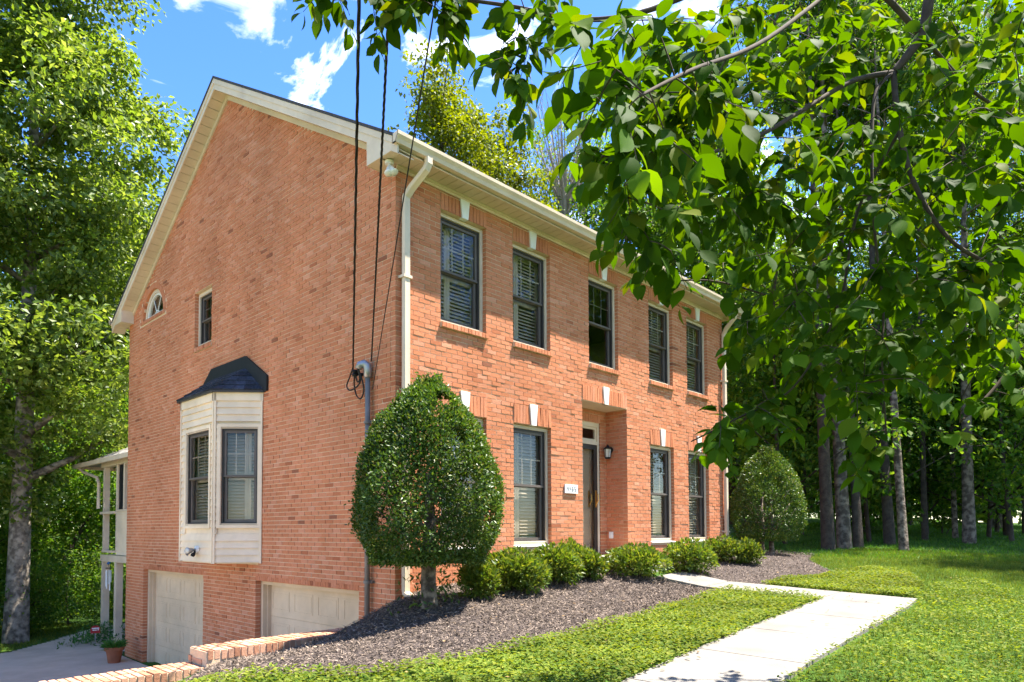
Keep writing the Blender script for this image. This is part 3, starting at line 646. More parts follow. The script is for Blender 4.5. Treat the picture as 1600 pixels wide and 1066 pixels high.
# ---- porch at the back
pq = empty('back_porch', (.3, DEP, -2.5), 'cream screened porch on tall posts behind the house, with railing and pale shingle roof', 'porch')
def PM(): return MB((.3, 0, 0), (0, 1, 0), (-1, 0, 0))
def pk(m, name, mat): return keep(m.build(name, mat), pq)
for y in (11.55, 12.55):
    zg = float(H(.3, y)); m = PM(); m.box(y-.075, y+.075, -.15, 0, zg-.1, -.42); pk(m, 'post', 'cream')
    m = PM(); m.box(y-.06, y+.06, -.13, -.01, -.3, 1.86); pk(m, 'post', 'cream')
m = PM(); m.box(9.83, 12.66, -3.4, .02, -.52, -.36); pk(m, 'deck', 'cream')
m = PM(); m.box(9.83, 12.64, -.12, .03, 1.84, 1.98); pk(m, 'beam', 'cream')
m = PM(); m.box(11.6, 12.68, -.12, .04, .66, .72); m.box(11.6, 12.64, -.05, .0, -.30, -.24); rl = pk(m, 'railing', 'cream')
for i in range(9):
    y = 11.68+i*.105; m = PM(); m.box(y-.018, y+.018, -.045, -.008, -.24, .66); o = m.build('baluster', 'cream'); o.parent = rl; o.matrix_parent_inverse = rl.matrix_parent_inverse.copy()
z = -.34
while z < .66:
    m = PM(); m.prof([(-.03, z), (.012, z), (-.01, z+.112), (-.03, z+.112)], 9.84, 11.49); pk(m, 'siding_board', 'siding'); z += .108
m = PM(); m.box(9.84, 11.49, -.06, .03, .70, .75); m.box(10.9, 11.0, -.06, .02, .75, 1.84); pk(m, 'window_trim', 'cream')
m = PM(); m.box(9.84, 11.49, -.05, -.04, .75, 1.84); pk(m, 'screen', 'black')
rr = MB(); p = [(.08, 9.82, 1.98), (.08, 14.2, 1.98), (4.6, 14.2, 1.98), (4.6, 9.82, 1.98), (2.3, 9.82, 3.1), (2.3, 12.2, 3.1)]
rr.raw(p, [(0, 1, 5, 4), (1, 2, 5), (2, 3, 4, 5), (3, 0, 4), (0, 3, 2, 1)]); pk(rr, 'roof', 'pale_shingle')
m = MB(); m.box(.03, .10, -14.26, -9.83, 1.90, 2.01); m.box(.06, 4.6, -14.27, -14.2, 1.90, 2.01); pk(m, 'fascia', 'cream')
m = MB(); m.tube([(.1, 13.9, 1.9), (.12, 13.6, 1.78), (.2, 12.75, 1.60), (.22, 12.66, 1.45), (.22, 12.66, .8)], .04, 8); pk(m, 'downspout', 'cream')
# ---- retaining wall
rw = empty('retaining_wall', (-2.2, .42, -2.5), 'low stepped brick retaining wall between driveway and mulch bed', 'wall')
RY0, RY1 = .2, .65
V_, F_ = brick_mesh([(0, 0, .0605, .0605)], (0, 0, 0), (1, 0, 0), (0, 0, 1), .0605, 0)
def onebrick(sx, sy, sz):
    m = MB(); b = .004
    m.raw([(x*(sx/2-(b if abs(z) > .4 else 0)), y*(sy/2-(b if abs(z) > .4 else 0)), z*sz/2) for z in (-1, 1) for x, y in ((-1, -1), (1, -1), (1, 1), (-1, 1))], [(3, 2, 1, 0), (4, 5, 6, 7)]+[(i, (i+1) % 4, 4+(i+1) % 4, 4+i) for i in range(4)])
    me = bpy.data.meshes.new('brick'); me.from_pydata(m.v, [], m.f); me.materials.append(MATS['cap_brick']); return me
CAPB = onebrick(.0605, .219, .092); STR = onebrick(BW, .10, BH)
def put(me, x, y, z, rz_=0):
    o = bpy.data.objects.new('brick', me); COL.objects.link(o); o.location = (x+random.gauss(0, .001), y+random.gauss(0, .003), z+random.gauss(0, .0025)); o.rotation_euler = (random.gauss(0, .012), random.gauss(0, .012), rz_+random.gauss(0, .008)); keep(o, rw)
for xa, xb, top in ((-2.22, -.02, -1.0), (-9.0, -2.23, -1.155)):
    m = MB(); m.box(xa+.012, xb, -RY1+.012, -RY0-.012, -2.75, top-.011); keep(m.build('core', 'mortar'), rw)
    n = int((xb-xa)/.0705)
    for i in range(min(n, 66)):
        x = xb-(i+.5)*.0705
        for y in (RY0+.108, RY1-.108): put(CAPB, x, y, top-.046)
    for r in range(3):
        z = top-.097-(r+.5)*CT; k = 0
        x = xb-.1-(.1 if r % 2 else 0)
        while x > max(xa, -5)+.09: put(STR, x, RY0+.052, z); x -= .2032
    if xa > -3:
        for r in range(3): z = top-.097-(r+.5)*CT; [put(STR, xa+.052, y, z, math.pi/2) for y in (RY0+.155, RY0+.345)] if r % 2 else [put(STR, xa+.052, y, z, math.pi/2) for y in (RY0+.21, RY0+.355)]
    bl = brick_list(xa, xb, -2.7, top-.10, [], quoin=0); V_, F_ = brick_mesh(bl, (0, RY1, 0), (1, 0, 0), (0, 1, 0), .08); keep(tag(link('brickwork', npmesh('brickwork', V_, F_), None, 'cap_brick'), kind='stuff'), rw)
# ------------------------------------------------------------------ small things on the house
pq_ = empty('house_number_plaque', (3.465, -.02, .81), 'small white plaque reading 4465 left of the entrance', 'plaque')
m = MB(*FR); m.prism([(3.30, .805), (3.62, .805), (3.62, .945), (3.30, .945)], .004, .03); keep(m.build('plate', 'print_white'), pq_)
SEG = {'4': 'fbgc', '6': 'afgedc', '5': 'afgcd'}
for i, ch in enumerate('4465'):
    m = MB(*FR); a = 3.345+i*.062; w_, h_ = .036, .075; z0 = .838; t = .008
    sg = dict(a=(0, w_, h_-t, h_), d=(0, w_, 0, t), g=(0, w_, h_/2-t/2, h_/2+t/2), f=(0, t, h_/2, h_), b=(w_-t, w_, h_/2, h_), e=(0, t, 0, h_/2), c=(w_-t, w_, 0, h_/2))
    for q, c_ in enumerate(SEG[ch]): u0, u1, p0, p1 = sg[c_]; m.box(a+u0, a+u1, .028, .033+q*.0003, z0+p0, z0+p1)
    keep(m.build('digit', 'digit'), pq_)
ln = empty('wall_lantern', (5.02, .38, 1.5), 'black carriage lantern on the brick inside the entrance recess', 'lantern')
m = MB(); c = np.array([4.95, .33, 1.52]); m.tube([(5.072, .35, 1.66), (5.04, .35, 1.66)], .055, 12); m.tube([(5.05, .35, 1.68), (5.0, .34, 1.73), (4.95, .33, 1.72)], .012, 6); keep(m.build('bracket', 'black'), ln)
m = MB(); m.lathe(c, [(.03, .20), (.035, .19), (.075, .155), (.075, .145)], 6); m.lathe(c+[0, 0, .2], [(.012, 0), (.018, .015), (.004, .035)], 8); m.lathe(c, [(.04, -.03), (.055, -.01), (.055, .0)], 6)
for j in range(6): a = math.pi/3*j; m.tube([c+[.055*math.cos(a), .055*math.sin(a), 0], c+[.068*math.cos(a), .068*math.sin(a), .15]], .005, 4)
keep(m.build('cage', 'black'), ln)
m = MB(); m.lathe(c, [(.045, .0), (.058, .148)], 6); keep(m.build('glass', 'lamp_glass'), ln)
ob = empty('outlet_cover', (5.07, .36, .1), 'white weatherproof outlet cover low on the entrance recess brick', 'outlet')
m = MB((5.08, 0, 0), (0, 1, 0), (-1, 0, 0)); m.box(.31, .39, .004, .03, .06, .18); keep(m.build('cover', 'print_white'), ob); m = MB((5.08, 0, 0), (0, 1, 0), (-1, 0, 0)); m.box(.325, .375, .03, .036, .075, .165); keep(m.build('flap', 'print_white'), ob)
def flood(loc, dirs, label, mat_head, sensor):
    f = empty('floodlight', loc, label, 'floodlight'); L_ = np.array(loc, float)
    m = MB(); m.tube([L_+[.005, 0, 0] if sensor else L_+[0, 0, .01], L_+[-.035, 0, 0] if sensor else L_+[0, 0, -.03]], .055, 14); keep(m.build('base', 'print_white'), f)
    for d in dirs:
        d = np.array(d, float); d /= np.linalg.norm(d); a = L_+([-.04, 0, 0] if sensor else [0, 0, -.03])
        m = MB(); m.tube([a, a+d*.05, a+d*.06, a+d*.10, a+d*.15, a+d*.155], [.016, .018, .03, .034, .056, .05], 12); keep(m.build('lamp_head', mat_head, smooth=True), f)
        m = MB(); m.tube([a+d*.150, a+d*.165, a+d*.172], [.047, .04, .01], 12); keep(m.build('lens', 'lamp_glass', smooth=True), f)
    if sensor:
        a = L_+[-.05, 0, -.05]; m = MB(); m.tube([a+[0, 0, .04], a, a+[-.02, 0, -.03], a+[-.04, 0, -.06]], [.012, .018, .034, .03], 10); keep(m.build('motion_sensor', 'black', smooth=True), f)
flood((BXX-.01, 4.56, -.07), [(-.6, .55, -.3), (-.8, -.25, -.1)], 'twin floodlight with black sensor on the lower bay siding', 'steel', True)
flood((-.12, -.03, EZ-.025), [(-.25, -.25, -1), (.1, -.5, -.8)], 'white twin-bulb floodlight under the front eave corner', 'print_white', False)
# electric service
ms = empty('service_mast', (-.07, .50, -.9), 'grey electrical conduit with weatherhead and wire loops on the gable brick', 'conduit')
m = MB(); m.tube([(-.065, .50, float(H(-.07, .2))-.3), (-.065, .50, 2.22)], .034, 12); keep(m.build('conduit', 'grey_pipe', smooth=True), ms)
for z in (1.6, .2, -.45):
    m = MB(); m.tube([(-.065, .50, z), (-.065, .50, z+.035)], .049, 12); m.box(-.045, -.002, -.57, -.43, z, z+.035); keep(m.build('clamp', 'grey_pipe'), ms)
m = MB(); m.tube([(-.065, .50, 2.20), (-.065, .50, 2.30), (-.075, .505, 2.355), (-.10, .53, 2.38), (-.145, .56, 2.36), (-.165, .575, 2.31)], [.05, .052, .056, .056, .05, .04], 12); keep(m.build('weatherhead', 'steel', smooth=True), ms)
m = MB(); m.tube([(-.001, .71, 2.28), (-.10, .71, 2.28)], .022, 8); m.lathe((-.12, .71, 2.24), [(.03, 0), (.045, .02), (.03, .04), (.045, .06), (.03, .085)], 12); keep(m.build('insulator', 'black'), ms)
def loop(pts, r, name='wire_loop', n=10):
    P = [np.array(p, float) for p in pts]; out = []
    for i in range(len(P)-1):
        p0, p1, p2, p3 = P[max(i-1, 0)], P[i], P[i+1], P[min(i+2, len(P)-1)]
        for k in range(n):
            t = k/n; out.append(.5*((2*p1)+(-p0+p2)*t+(2*p0-5*p1+4*p2-p3)*t*t+(-p0+3*p1-3*p2+p3)*t**3))
    out.append(P[-1]); m = MB(); m.tube(out, r, 6); return m
AT = np.array([-.13, .74, 2.33])
for q in ([(-.13, .74, 2.36), (-.10, .86, 2.26), (-.10, .93, 2.15), (-.10, .85, 2.08), (-.10, .68, 2.11), (-.12, .58, 2.18), (-.16, .575, 2.30)],
          [(-.12, .72, 2.24), (-.09, .77, 2.14), (-.09, .72, 2.0), (-.09, .62, 1.94), (-.09, .55, 2.04), (-.12, .56, 2.2), (-.16, .57, 2.30)],
          [(-.12, .70, 2.25), (-.11, .66, 2.16), (-.12, .60, 2.2), (-.165, .58, 2.31)]):
    keep(loop(q, .010).build('wire_loop', 'cable', smooth=True), ms)
def cable(A, uv, d, r, label, twist=0, sag=.15, name='overhead_cable'):
    A = np.array(A, float); B = dep(uv[0], uv[1], d); far = B+(B-A)*1.6; n = 90; pts = []
    for i in range(n+1):
        t = i/n; p = A+(far-A)*t; p[2] -= sag*4*t*(1-t)*0; pts.append(p)
    m = MB(); dd = (far-A)/np.linalg.norm(far-A); a = np.cross(dd, [0, 0, 1.]); a /= np.linalg.norm(a); b = np.cross(dd, a); LN = np.linalg.norm(far-A)
    if twist:
        for ph in (0, 2.09, 4.19):
            nn = 420; m.tube([A+(far-A)*i/nn+(a*math.cos(i/nn*LN*twist+ph)+b*math.sin(i/nn*LN*twist+ph))*r*1.05 for i in range(nn+1)], r, 5)
    else: m.tube(pts, r, 6)
    tag(m.build(name, 'cable', smooth=True), label, 'cable', 'overhead service cables')
cable((-.13, .74, 2.33), (561, 0), 4.0, .006, 'thick twisted black power cable, leftmost of the three overhead lines', 9)
cable((-.03, .47, 2.42), (608, 0), 4.0, .0052, 'middle black overhead line running up past the eave corner', 26)
cable((-.03, .44, 2.05), (681, 0), 4.0, .0052, 'thin overhead line crossing the front downspout, rightmost of three')
m = MB(); m.tube([(-.016, .62, 2.05), (-.016, .60, .6), (-.016, .61, -1.05)], .008, 6); keep(m.build('ground_wire', 'cable'), ms)
# flower pot
P0 = np.array([-.44, 9.03, float(H(-.44, 9.03))+.02])
fp = empty('flower_pot', P0, 'terracotta pot of green fern by the far garage door', 'pot')
m = MB(); m.lathe(P0, [(.115, 0), (.155, .25), (.158, .25), (.185, .255), (.19, .33), (.172, .33), (.165, .27), (.10, .26)], 24); keep(m.build('pot', 'terracotta', smooth=False), fp)
# ------------------------------------------------------------------ leaves
def unit(a): return a/(np.linalg.norm(a, axis=-1, keepdims=True)+1e-9)
def leaf_geo(P, D, Nn, L, Wd, shape=0, bend=None):
    """P base points, D directions, Nn normals"""
    n = len(P); D = unit(D); S = unit(np.cross(D, Nn)); Nn = np.cross(S, D); L = np.broadcast_to(L, (n,)); Wd = np.broadcast_to(Wd, (n,))
    if shape == 0: prof = [(0, 0, 0), (.45, .5, .16), (1, 0, 0), (.45, -.5, .16)]; fc = [(0, 1, 2), (0, 2, 3)]
    elif shape == 1:
        prof = [(0, 0, 0), (.18, .36, .07), (.5, .5, .10), (.82, .3, .03), (1, 0, -.10), (.82, -.3, .03), (.5, -.5, .10), (.18, -.36, .07), (.5, 0, 0)]
        fc = [(0, 1, 8), (1, 2, 8), (2, 3, 8), (3, 4, 8), (4, 5, 8), (5, 6, 8), (6, 7, 8), (7, 0, 8)]
    else:
        prof = [(-.16, 0, .02), (0, .03, 0), (.14, .30, .06), (.36, .48, .10), (.6, .46, .09), (.82, .27, .03), (.93, .1, -.03), (1.03, 0, -.08), (.93, -.1, -.03), (.82, -.27, .03), (.6, -.46, .09), (.36, -.48, .10), (.14, -.30, .06), (0, -.03, 0), (.36, 0, .02), (.68, 0, 0)]
        fc = [(0, 1, 13), (1, 2, 14), (2, 3, 14), (3, 4, 14), (4, 15, 14), (4, 5, 15), (5, 6, 15), (6, 7, 15), (7, 8, 15), (8, 9, 15), (9, 10, 15), (10, 14, 15), (10, 11, 14), (11, 12, 14), (12, 13, 14), (13, 1, 14)]
    pr = np.array(prof)
    V = P[:, None]+D[:, None]*(pr[None, :, 0]*L[:, None])[..., None]+S[:, None]*(pr[None, :, 1]*Wd[:, None])[..., None]+Nn[:, None]*(pr[None, :, 2]*Wd[:, None])[..., None]
    if bend is not None: V = V-Nn[:, None]*(np.clip(pr[None, :, 0], 0, 2)**2*(L*bend)[:, None])[..., None]+S[:, None]*(pr[None, :, 0]**2*(L*(bend-.15)*.5)[:, None])[..., None]
    F = np.array(fc)[None]+len(prof)*np.arange(n)[:, None, None]
    return V.reshape(-1, 3), F.reshape(-1, 3)
def leafmesh(name, P, D, Nn, L, Wd, shape, mat, parent=None, smooth=False):
    V, F = leaf_geo(P, D, Nn, L, Wd, shape); return link(name, npmesh(name, V, F, smooth), parent, mat)
def rdir(n): return unit(rng.normal(0, 1, (n, 3)))
# fern in the pot
n = 420; a = rng.uniform(0, 6.283, n); rr_ = np.sqrt(rng.uniform(0, 1, n))*.17
P = P0+np.stack([rr_*np.cos(a), rr_*np.sin(a), .29+rng.uniform(0, .10, n)], 1); D = np.stack([np.cos(a)*.8, np.sin(a)*.8, rng.uniform(.0, 1.1, n)], 1)+rng.normal(0, .3, (n, 3))
keep(leafmesh('fern', P, D, rdir(n), rng.uniform(.08, .17, n), .022, 0, 'leaf_fern'), fp)
# ---- clipped trees and shrubs
def egg(t):       # radius over height 0..1: broad low, narrow top
    return np.where(t < .28, .74+.26*np.sin(np.clip(t/.28, 0, 1)*math.pi/2), np.clip(1-(np.clip(t-.28, 0, .715)/.72)**1.75, 0, 1)**.6)
def topiary(loc, rx, ry, z0, z1, trunk_r, n, leaf, label, mat, stems=1):
    b = np.array([loc[0], loc[1], float(H(loc[0], loc[1]))]); T = empty('clipped_tree', b, label, 'tree')
    t = rng.uniform(0, 1, n)**.9; a = rng.uniform(0, 6.283, n); t = np.where(rng.uniform(0, 1, n) < .01, 1+rng.uniform(-.03, .045, n), t); lump = 1+.04*np.sin(5*a+9*t)+.035*np.sin(9*a-13*t+1)+.04*np.sin(3*a+6*t+2)
    r = egg(t)*lump*(1-rng.exponential(.055, n)); r = np.clip(r, .15, 1.06)+np.where(rng.uniform(0, 1, n) < .03, rng.uniform(0, .10, n), 0)
    # underside
    k = rng.uniform(0, 1, n) < .12; t = np.where(k, rng.uniform(0, .05, n), t); r = np.where(k, np.sqrt(rng.uniform(.03, .6, n)), r)
    P = np.stack([b[0]+rx*r*np.cos(a), b[1]+ry*r*np.sin(a), z0+(z1-z0)*t], 1)+rng.normal(0, .012, (n, 3))
    O = np.stack([np.cos(a), np.sin(a), (t-.3)*1.6], 1); D = unit(O*.6+rdir(n)*.9+[0, 0, .25]); Nn = unit(O+rdir(n)*.8+[0, 0, .4])
    kp = np.sin(P[:, 0]*9+1)*np.sin(P[:, 1]*8+P[:, 2]*3)*np.sin(P[:, 2]*7.5+2) > -.5+rng.normal(0, .12, n); P, D, Nn = P[kp], D[kp], Nn[kp]; n = len(P)
    keep(leafmesh('crown', P, D, Nn, rng.uniform(.7, 1.25, n)*leaf, rng.uniform(.45, .6, n)*leaf, 0, mat), T)
    m = MB()
    for s in range(stems):
        q = b+([0, 0, 0] if stems == 1 else [.16*math.cos(s*2.1), .12*math.sin(s*2.1), 0]); m.tube([q-[0, 0, .1], q+[.01, 0, .05], q+[0, .01, .3], q+[.02, 0, z0-b[2]+.3], q+[0, 0, z0-b[2]+1.0]], [trunk_r*1.35, trunk_r*1.1, trunk_r, trunk_r*.9, trunk_r*.4], 12)
        for j in range(9):
            an = j*2.4; s0 = q+[0, 0, z0-b[2]+.05+.07*j]; m.tube([s0, s0+[rx*.4*math.cos(an), ry*.4*math.sin(an), .22], s0+[rx*.75*math.cos(an), ry*.75*math.sin(an), .5]], [trunk_r*.35, trunk_r*.22, .008], 6)
    keep(m.build('trunk', 'bark', smooth=True), T); return T
T1 = (-.23, -.93)
topiary(T1, .85, .74, -.13, 1.88, .085, 60000, .046, 'large egg-shaped clipped holly tree on a single trunk at the house corner', 'leaf_topiary')
topiary((9.55, -.62), .78, .75, -.02, 1.93, .05, 24000, .052, 'rounded clipped tree on thin stems beyond the right house corner', 'leaf_topiary', 3)
n = 170; P = np.stack([rng.normal(T1[0]+.1, .22, n), rng.normal(T1[1]+.05, .16, n), np.zeros(n)], 1); P[:, 2] = H(P[:, 0], P[:, 1])+rng.uniform(.0, .38, n)
o = leafmesh('suckers', P, rdir(n)*.7+[0, 0, .5], rdir(n), .075, .03, 0, 'leaf_topiary'); tag(o, 'thin leafy suckers sprouting round the clipped tree trunk', 'plant', kind='stuff')
def shrub(u, vb, wpx, vt, label, yofs=0., n=2600, grp='low shrubs along the house front'):
    g = gpix(u, vb); fwd = unit(np.array([FW[0], FW[1], 0.]))
    d = (g-CAM)@FW; R = wpx*d/FPX/2*1.12; c = g+fwd*R*.75; c[2] = float(H(c[0], c[1])); zt = .23+ (827-vt)/FPX*((c-CAM)@FW)
    hh = max(zt-c[2], .3); S_ = empty('shrub', c, label, 'shrub', grp)
    nl = 9; lob = np.concatenate([[[0, 0, .62, .62]], np.array([[.5*math.cos(q*.785+.3), .5*math.sin(q*.785+.3), .34+.2*((q*7) % 3)/2, .50] for q in range(nl-1)])])
    k = rng.integers(0, nl, n); o_ = rdir(n); o_[:, 2] = np.abs(o_[:, 2])*np.where(rng.uniform(0, 1, n) < .72, 1, -1)
    rr_ = lob[k, 3]*np.clip(1-rng.exponential(.12, n), .2, 1.08); q = lob[k, :3]+o_*rr_[:, None]*[1, 1, .62]
    q[:, 2] = np.clip(q[:, 2], .02, 1.15); P = c+q*[R, R, hh*.9]
    keep(leafmesh('foliage', P, unit(o_*.8+rdir(n)*.7+[0, 0, .35]), unit(rdir(n)+[0, 0, 1.1]+o_*.4), rng.uniform(.05, .095, n), rng.uniform(.026, .042, n), 0, 'leaf_shrub'), S_)
    m = MB()
    for j in range(7): an = j*.9; m.tube([c-[0, 0, .05], c+[R*.25*math.cos(an), R*.25*math.sin(an), hh*.3], c+[R*.6*math.cos(an), R*.6*math.sin(an), hh*.62]], [.014, .010, .004], 5)
    keep(m.build('stem', 'twig'), S_)
for a in ((747, 941, 56, 868, 'small leafy shrub, nearest the clipped tree trunk', 1700), (803, 934, 104, 852, 'broad green shrub left of the second lower window', 3800), (868, 920, 84, 845, 'green shrub below the second lower window sill', 2800),
          (886, 893, 66, 838, 'shrub against the wall, rearmost of the left row', 1900), (916, 911, 64, 853, 'shrub at the left edge of the stoop', 2200),
          (1003, 911, 96, 847, 'shrub in front of the stoop, right of the brick step', 2700), (1087, 903, 74, 838, 'shrub beside the walkway step below the fourth lower window', 2300),
          (1138, 884, 64, 836, 'shrub below the rightmost lower window', 1700), (1174, 886, 44, 840, 'small shrub at the right house corner, last of the row', 1300)):
    shrub(a[0], a[1], a[2], a[3], a[4], n=int(a[5]*1.25))
# ------------------------------------------------------------------ ground litter and plants
def scatter(poly, n):
    p = np.array(poly); x = rng.uniform(p[:, 0].min(), p[:, 0].max(), n); y = rng.uniform(p[:, 1].min(), p[:, 1].max(), n); k = inpoly(x, y, poly); return x[k], y[k]
x, y = [np.concatenate(t) for t in zip(scatter(BED1, 52000), scatter(BED2, 22000))]
n = len(x); P = np.stack([x, y, H(x, y)+.014+rng.uniform(0, .012, n)], 1); D = rdir(n)*[1, 1, .35]; Nn = unit(rdir(n)*.55+[0, 0, 1])
tag(leafmesh('bark_mulch', P, D, Nn, rng.uniform(.02, .065, n), rng.uniform(.006, .015, n), 0, 'chip'), 'dark shredded bark mulch covering the beds', 'mulch', kind='stuff')
COVA = [(-2.72, .15), (-7, .15), (-7, -3.9), (-3.2, -4.22), (-.75, -3.955), (1.7, -3.78), (4.15, -3.655), (4.15, -2.32), (2, -2.52), (0, -2.57), (-1.2, -2.52), (-2.12, -2.27), (-2.74, -1.2), (-2.77, -.1)]
COVB = [(4.96, -2.47), (5.6, -2.52), (6.4, -2.77), (7.2, -2.87), (8.2, -3.0), (8.0, -3.7), (6.4, -4.3), (4.97, -4.5)]
COVC = [(4.9, -4.55), (3, -4.63), (.6, -4.73), (-1.9, -4.97), (-1.9, -6.2), (2, -6.2), (6, -5.6), (8, -4.6), (6.4, -4.35)]
def cover(poly, n, name, label, hgt=.07):
    x, y = scatter(poly, n); n = len(x); lump = np.sin(x*5.1+np.sin(y*4.3))*np.sin(y*5.7+1)*.018
    P = np.stack([x, y, H(x, y)+.015+lump+rng.uniform(.01, hgt, n)], 1); a = rng.uniform(0, 6.283, n); D = np.stack([np.cos(a), np.sin(a), rng.uniform(-.25, .55, n)], 1)
    tag(leafmesh(name, P, D, unit(rdir(n)*.55+[0, 0, 1]), rng.uniform(.026, .06, n), rng.uniform(.016, .032, n), 0, 'leaf_cover'), label, 'ground cover', kind='stuff')
cover(COVA, 130000, 'ground_cover', 'low bright green leafy ground cover between mulch and walkway', .085)
cover(COVB, 30000, 'ground_cover', 'strip of leafy ground cover in the walkway bend', .075)
cover(COVC, 9000, 'ground_cover', 'weedy leafy ground cover along the outer walkway edge', .05)
pm('litter', (.16, .09, .04), (.30, .20, .09), 20, .9, rnd=.4)
LIT = [(-3, -5.2), (8, -5.2), (8, -.3), (-2.5, -.3)]; x, y = scatter(LIT, 300); n = len(x); a = rng.uniform(0, 6.283, n)
tag(leafmesh('fallen_leaves', np.stack([x, y, H(x, y)+.05], 1), np.stack([np.cos(a), np.sin(a), rng.normal(0, .1, n)], 1), unit(rdir(n)*.3+[0, 0, 1]), rng.uniform(.025, .06, n), rng.uniform(.015, .03, n), 1, 'litter'), 'small dry fallen leaves scattered over bed and walkway', 'leaves', kind='stuff')
def grass(poly, n, hl, wd, name, label, avoid=(), mat='blade'):
    x, y = scatter(poly, n)
    for q in avoid: k = ~inpoly(x, y, q); x, y = x[k], y[k]
    n = len(x); P = np.stack([x, y, H(x, y)+.0], 1); D = unit(rng.normal(0, .42, (n, 3))*[1, 1, 0]+[0, 0, 1]); S = unit(np.cross(D, rdir(n))); L = rng.uniform(.5, 1.2, n)*hl
    V = np.stack([P-S*wd/2, P+S*wd/2, P+D*L[:, None]+rng.normal(0, .012, (n, 3))], 1).reshape(-1, 3)
    tag(link(name, npmesh(name, V, np.arange(3*n).reshape(-1, 3)), None, mat), label, 'grass', kind='stuff')
WALK = [(4.11, -1.1), (4.93, -1.1), (4.97, -4.57), (4.2, -4.66), (.6, -4.78), (-3.1, -5.17), (-3.2, -4.18), (-.75, -3.9), (4.11, -3.6)]
grass([(-4, -5.1), (-4, -7.5), (4, -7.5), (13, -5.5), (13, -1.5), (9.5, -1.2), (7.3, -2.9), (5, -4.6), (.6, -4.8)], 270000, .05, .006, 'lawn_grass', 'sunlit lawn grass in the right foreground', [WALK, BED2])
grass([(12, -6), (34, -6), (34, 4), (11, 2), (10, -1.5)], 90000, .07, .014, 'lawn_grass', 'shaded lawn grass rising to the wood on the right', (), 'blade_shaded')
grass([(-6, 10.5), (-2.6, 11.4), (-1.0, 12.8), (1.0, 15.1), (0, 17), (-8, 15)], 26000, .08, .014, 'lawn_grass', 'sunny grass strip beyond the driveway', [DRIVE])
# ------------------------------------------------------------------ trees
def limbs(m, base, Hh, r, lean, nl, cz, crx, crz, seg=10, start=.35, sub=3):
    """trunk with limbs into m; returns limb end points"""
    base = np.array(base, float); K = 9; tr = []
    for i in range(K+1):
        t = i/K; tr.append(base+np.array([lean[0]*t*Hh+.12*math.sin(3*t+lean[0]*9), lean[1]*t*Hh+.12*math.sin(2.3*t+1), t*Hh]))
    rad = [r*1.45]+[r*(1-.82*i/K) for i in range(1, K+1)]; tr.insert(1, tr[0]*.9+tr[1]*.1+0); rad.insert(1, r*1.08); m.tube(tr, rad, seg); ends = []
    for j in range(nl):
        t = start+(1-start)*(j+.3)/nl; p = base+np.array([lean[0]*t*Hh, lean[1]*t*Hh, t*Hh]); an = j*2.4+random.uniform(-.3, .3); ln = crx*random.uniform(.55, 1.0)*(1.15-.55*t)
        q = p+np.array([math.cos(an)*ln*.5, math.sin(an)*ln*.5, ln*.28]); e = p+np.array([math.cos(an)*ln, math.sin(an)*ln, ln*random.uniform(.35, .7)]); rr_ = r*(1-.8*t)*.55
        m.tube([p, q, e], [rr_, rr_*.65, rr_*.2], 6); ends.append(e)
        for s in range(sub):
            b = q+(e-q)*random.uniform(0, .7); f = b+np.array([random.uniform(-1, 1), random.uniform(-1, 1), random.uniform(.0, .9)])*ln*.4; m.tube([b, (b+f)/2+[0, 0, .05], f], [rr_*.4, rr_*.25, .012], 5); ends.append(f)
    return ends
def clumps(n_c, n_leaf, size, c, rad, ends, cr, gap=.0, low=0.):
    """leaf positions: clumps spread through an ellipsoid shell and at limb ends"""
    o = rdir(n_c); rr_ = rng.uniform(.35, 1.0, n_c)**.6; C = np.array(c)+o*rr_[:, None]*np.array(rad)
    C += np.sin(C*1.7+3)*.35
    if len(ends): C = np.concatenate([C, np.array(ends)])
    w = rng.uniform(.5, 1.6, len(C)); k = rng.choice(len(C), n_leaf, p=w/w.sum()); d = rdir(n_leaf); rd = (rng.uniform(0, 1, n_leaf)**.45)[:, None]*w[k][:, None]*cr
    P = C[k]+d*rd*[1, 1, .62]
    out = unit(P-np.array(c)); D = unit(d*.5+rdir(n_leaf)*.8+[0, 0, -.35]); Nn = unit(rdir(n_leaf)*.8+[0, 0, .9]+out*.4)
    return P, D, Nn, rng.uniform(.65, 1.2, n_leaf)*size
ARCH = {}
def archetype(key, Hh, r, lean, nl, cz, rad, n_c, n_leaf, size, cr, lmat, bmat, start=.35, wr=.62):
    m = MB(); ends = limbs(m, (0, 0, -.25), Hh, r, lean, nl, cz, rad[0], rad[2], start=start); c = (lean[0]*cz, lean[1]*cz, cz)
    P, D, Nn, L = clumps(n_c, n_leaf, size, c, rad, ends, cr); k = P[:, 2] > .25; V, F = leaf_geo(P[k], D[k], Nn[k], L[k], L[k]*wr, 0)
    tm = bpy.data.meshes.new('trunk'); tm.from_pydata(m.v, [], m.f); tm.polygons.foreach_set('use_smooth', [True]*len(tm.polygons)); tm.materials.append(MATS[bmat])
    cm = npmesh('crown', V, F); cm.materials.append(MATS[lmat]); ARCH[key] = (tm, cm)
def tree(key, name, x, y, label, sc=1., rot=0, grp=None, z=None, tilt=0, cat='tree'):
    t = empty(name, (x, y, float(H(x, y)) if z is None else z), label, cat, grp); t.rotation_euler = (tilt, 0, rot); t.scale = (sc, sc, sc*random.uniform(.94, 1.08))
    for nm, me in zip(('trunk', 'crown'), ARCH[key]):
        if me is None: continue
        o = bpy.data.objects.new(nm, me); COL.objects.link(o); o.parent = t
    return t
random.seed(11)
archetype('tall', 15, .21, (.01, .0), 16, 10.5, (3.2, 3.2, 4.6), 150, 15000, .17, .75, 'leaf_wood', 'dark_bark', .42)
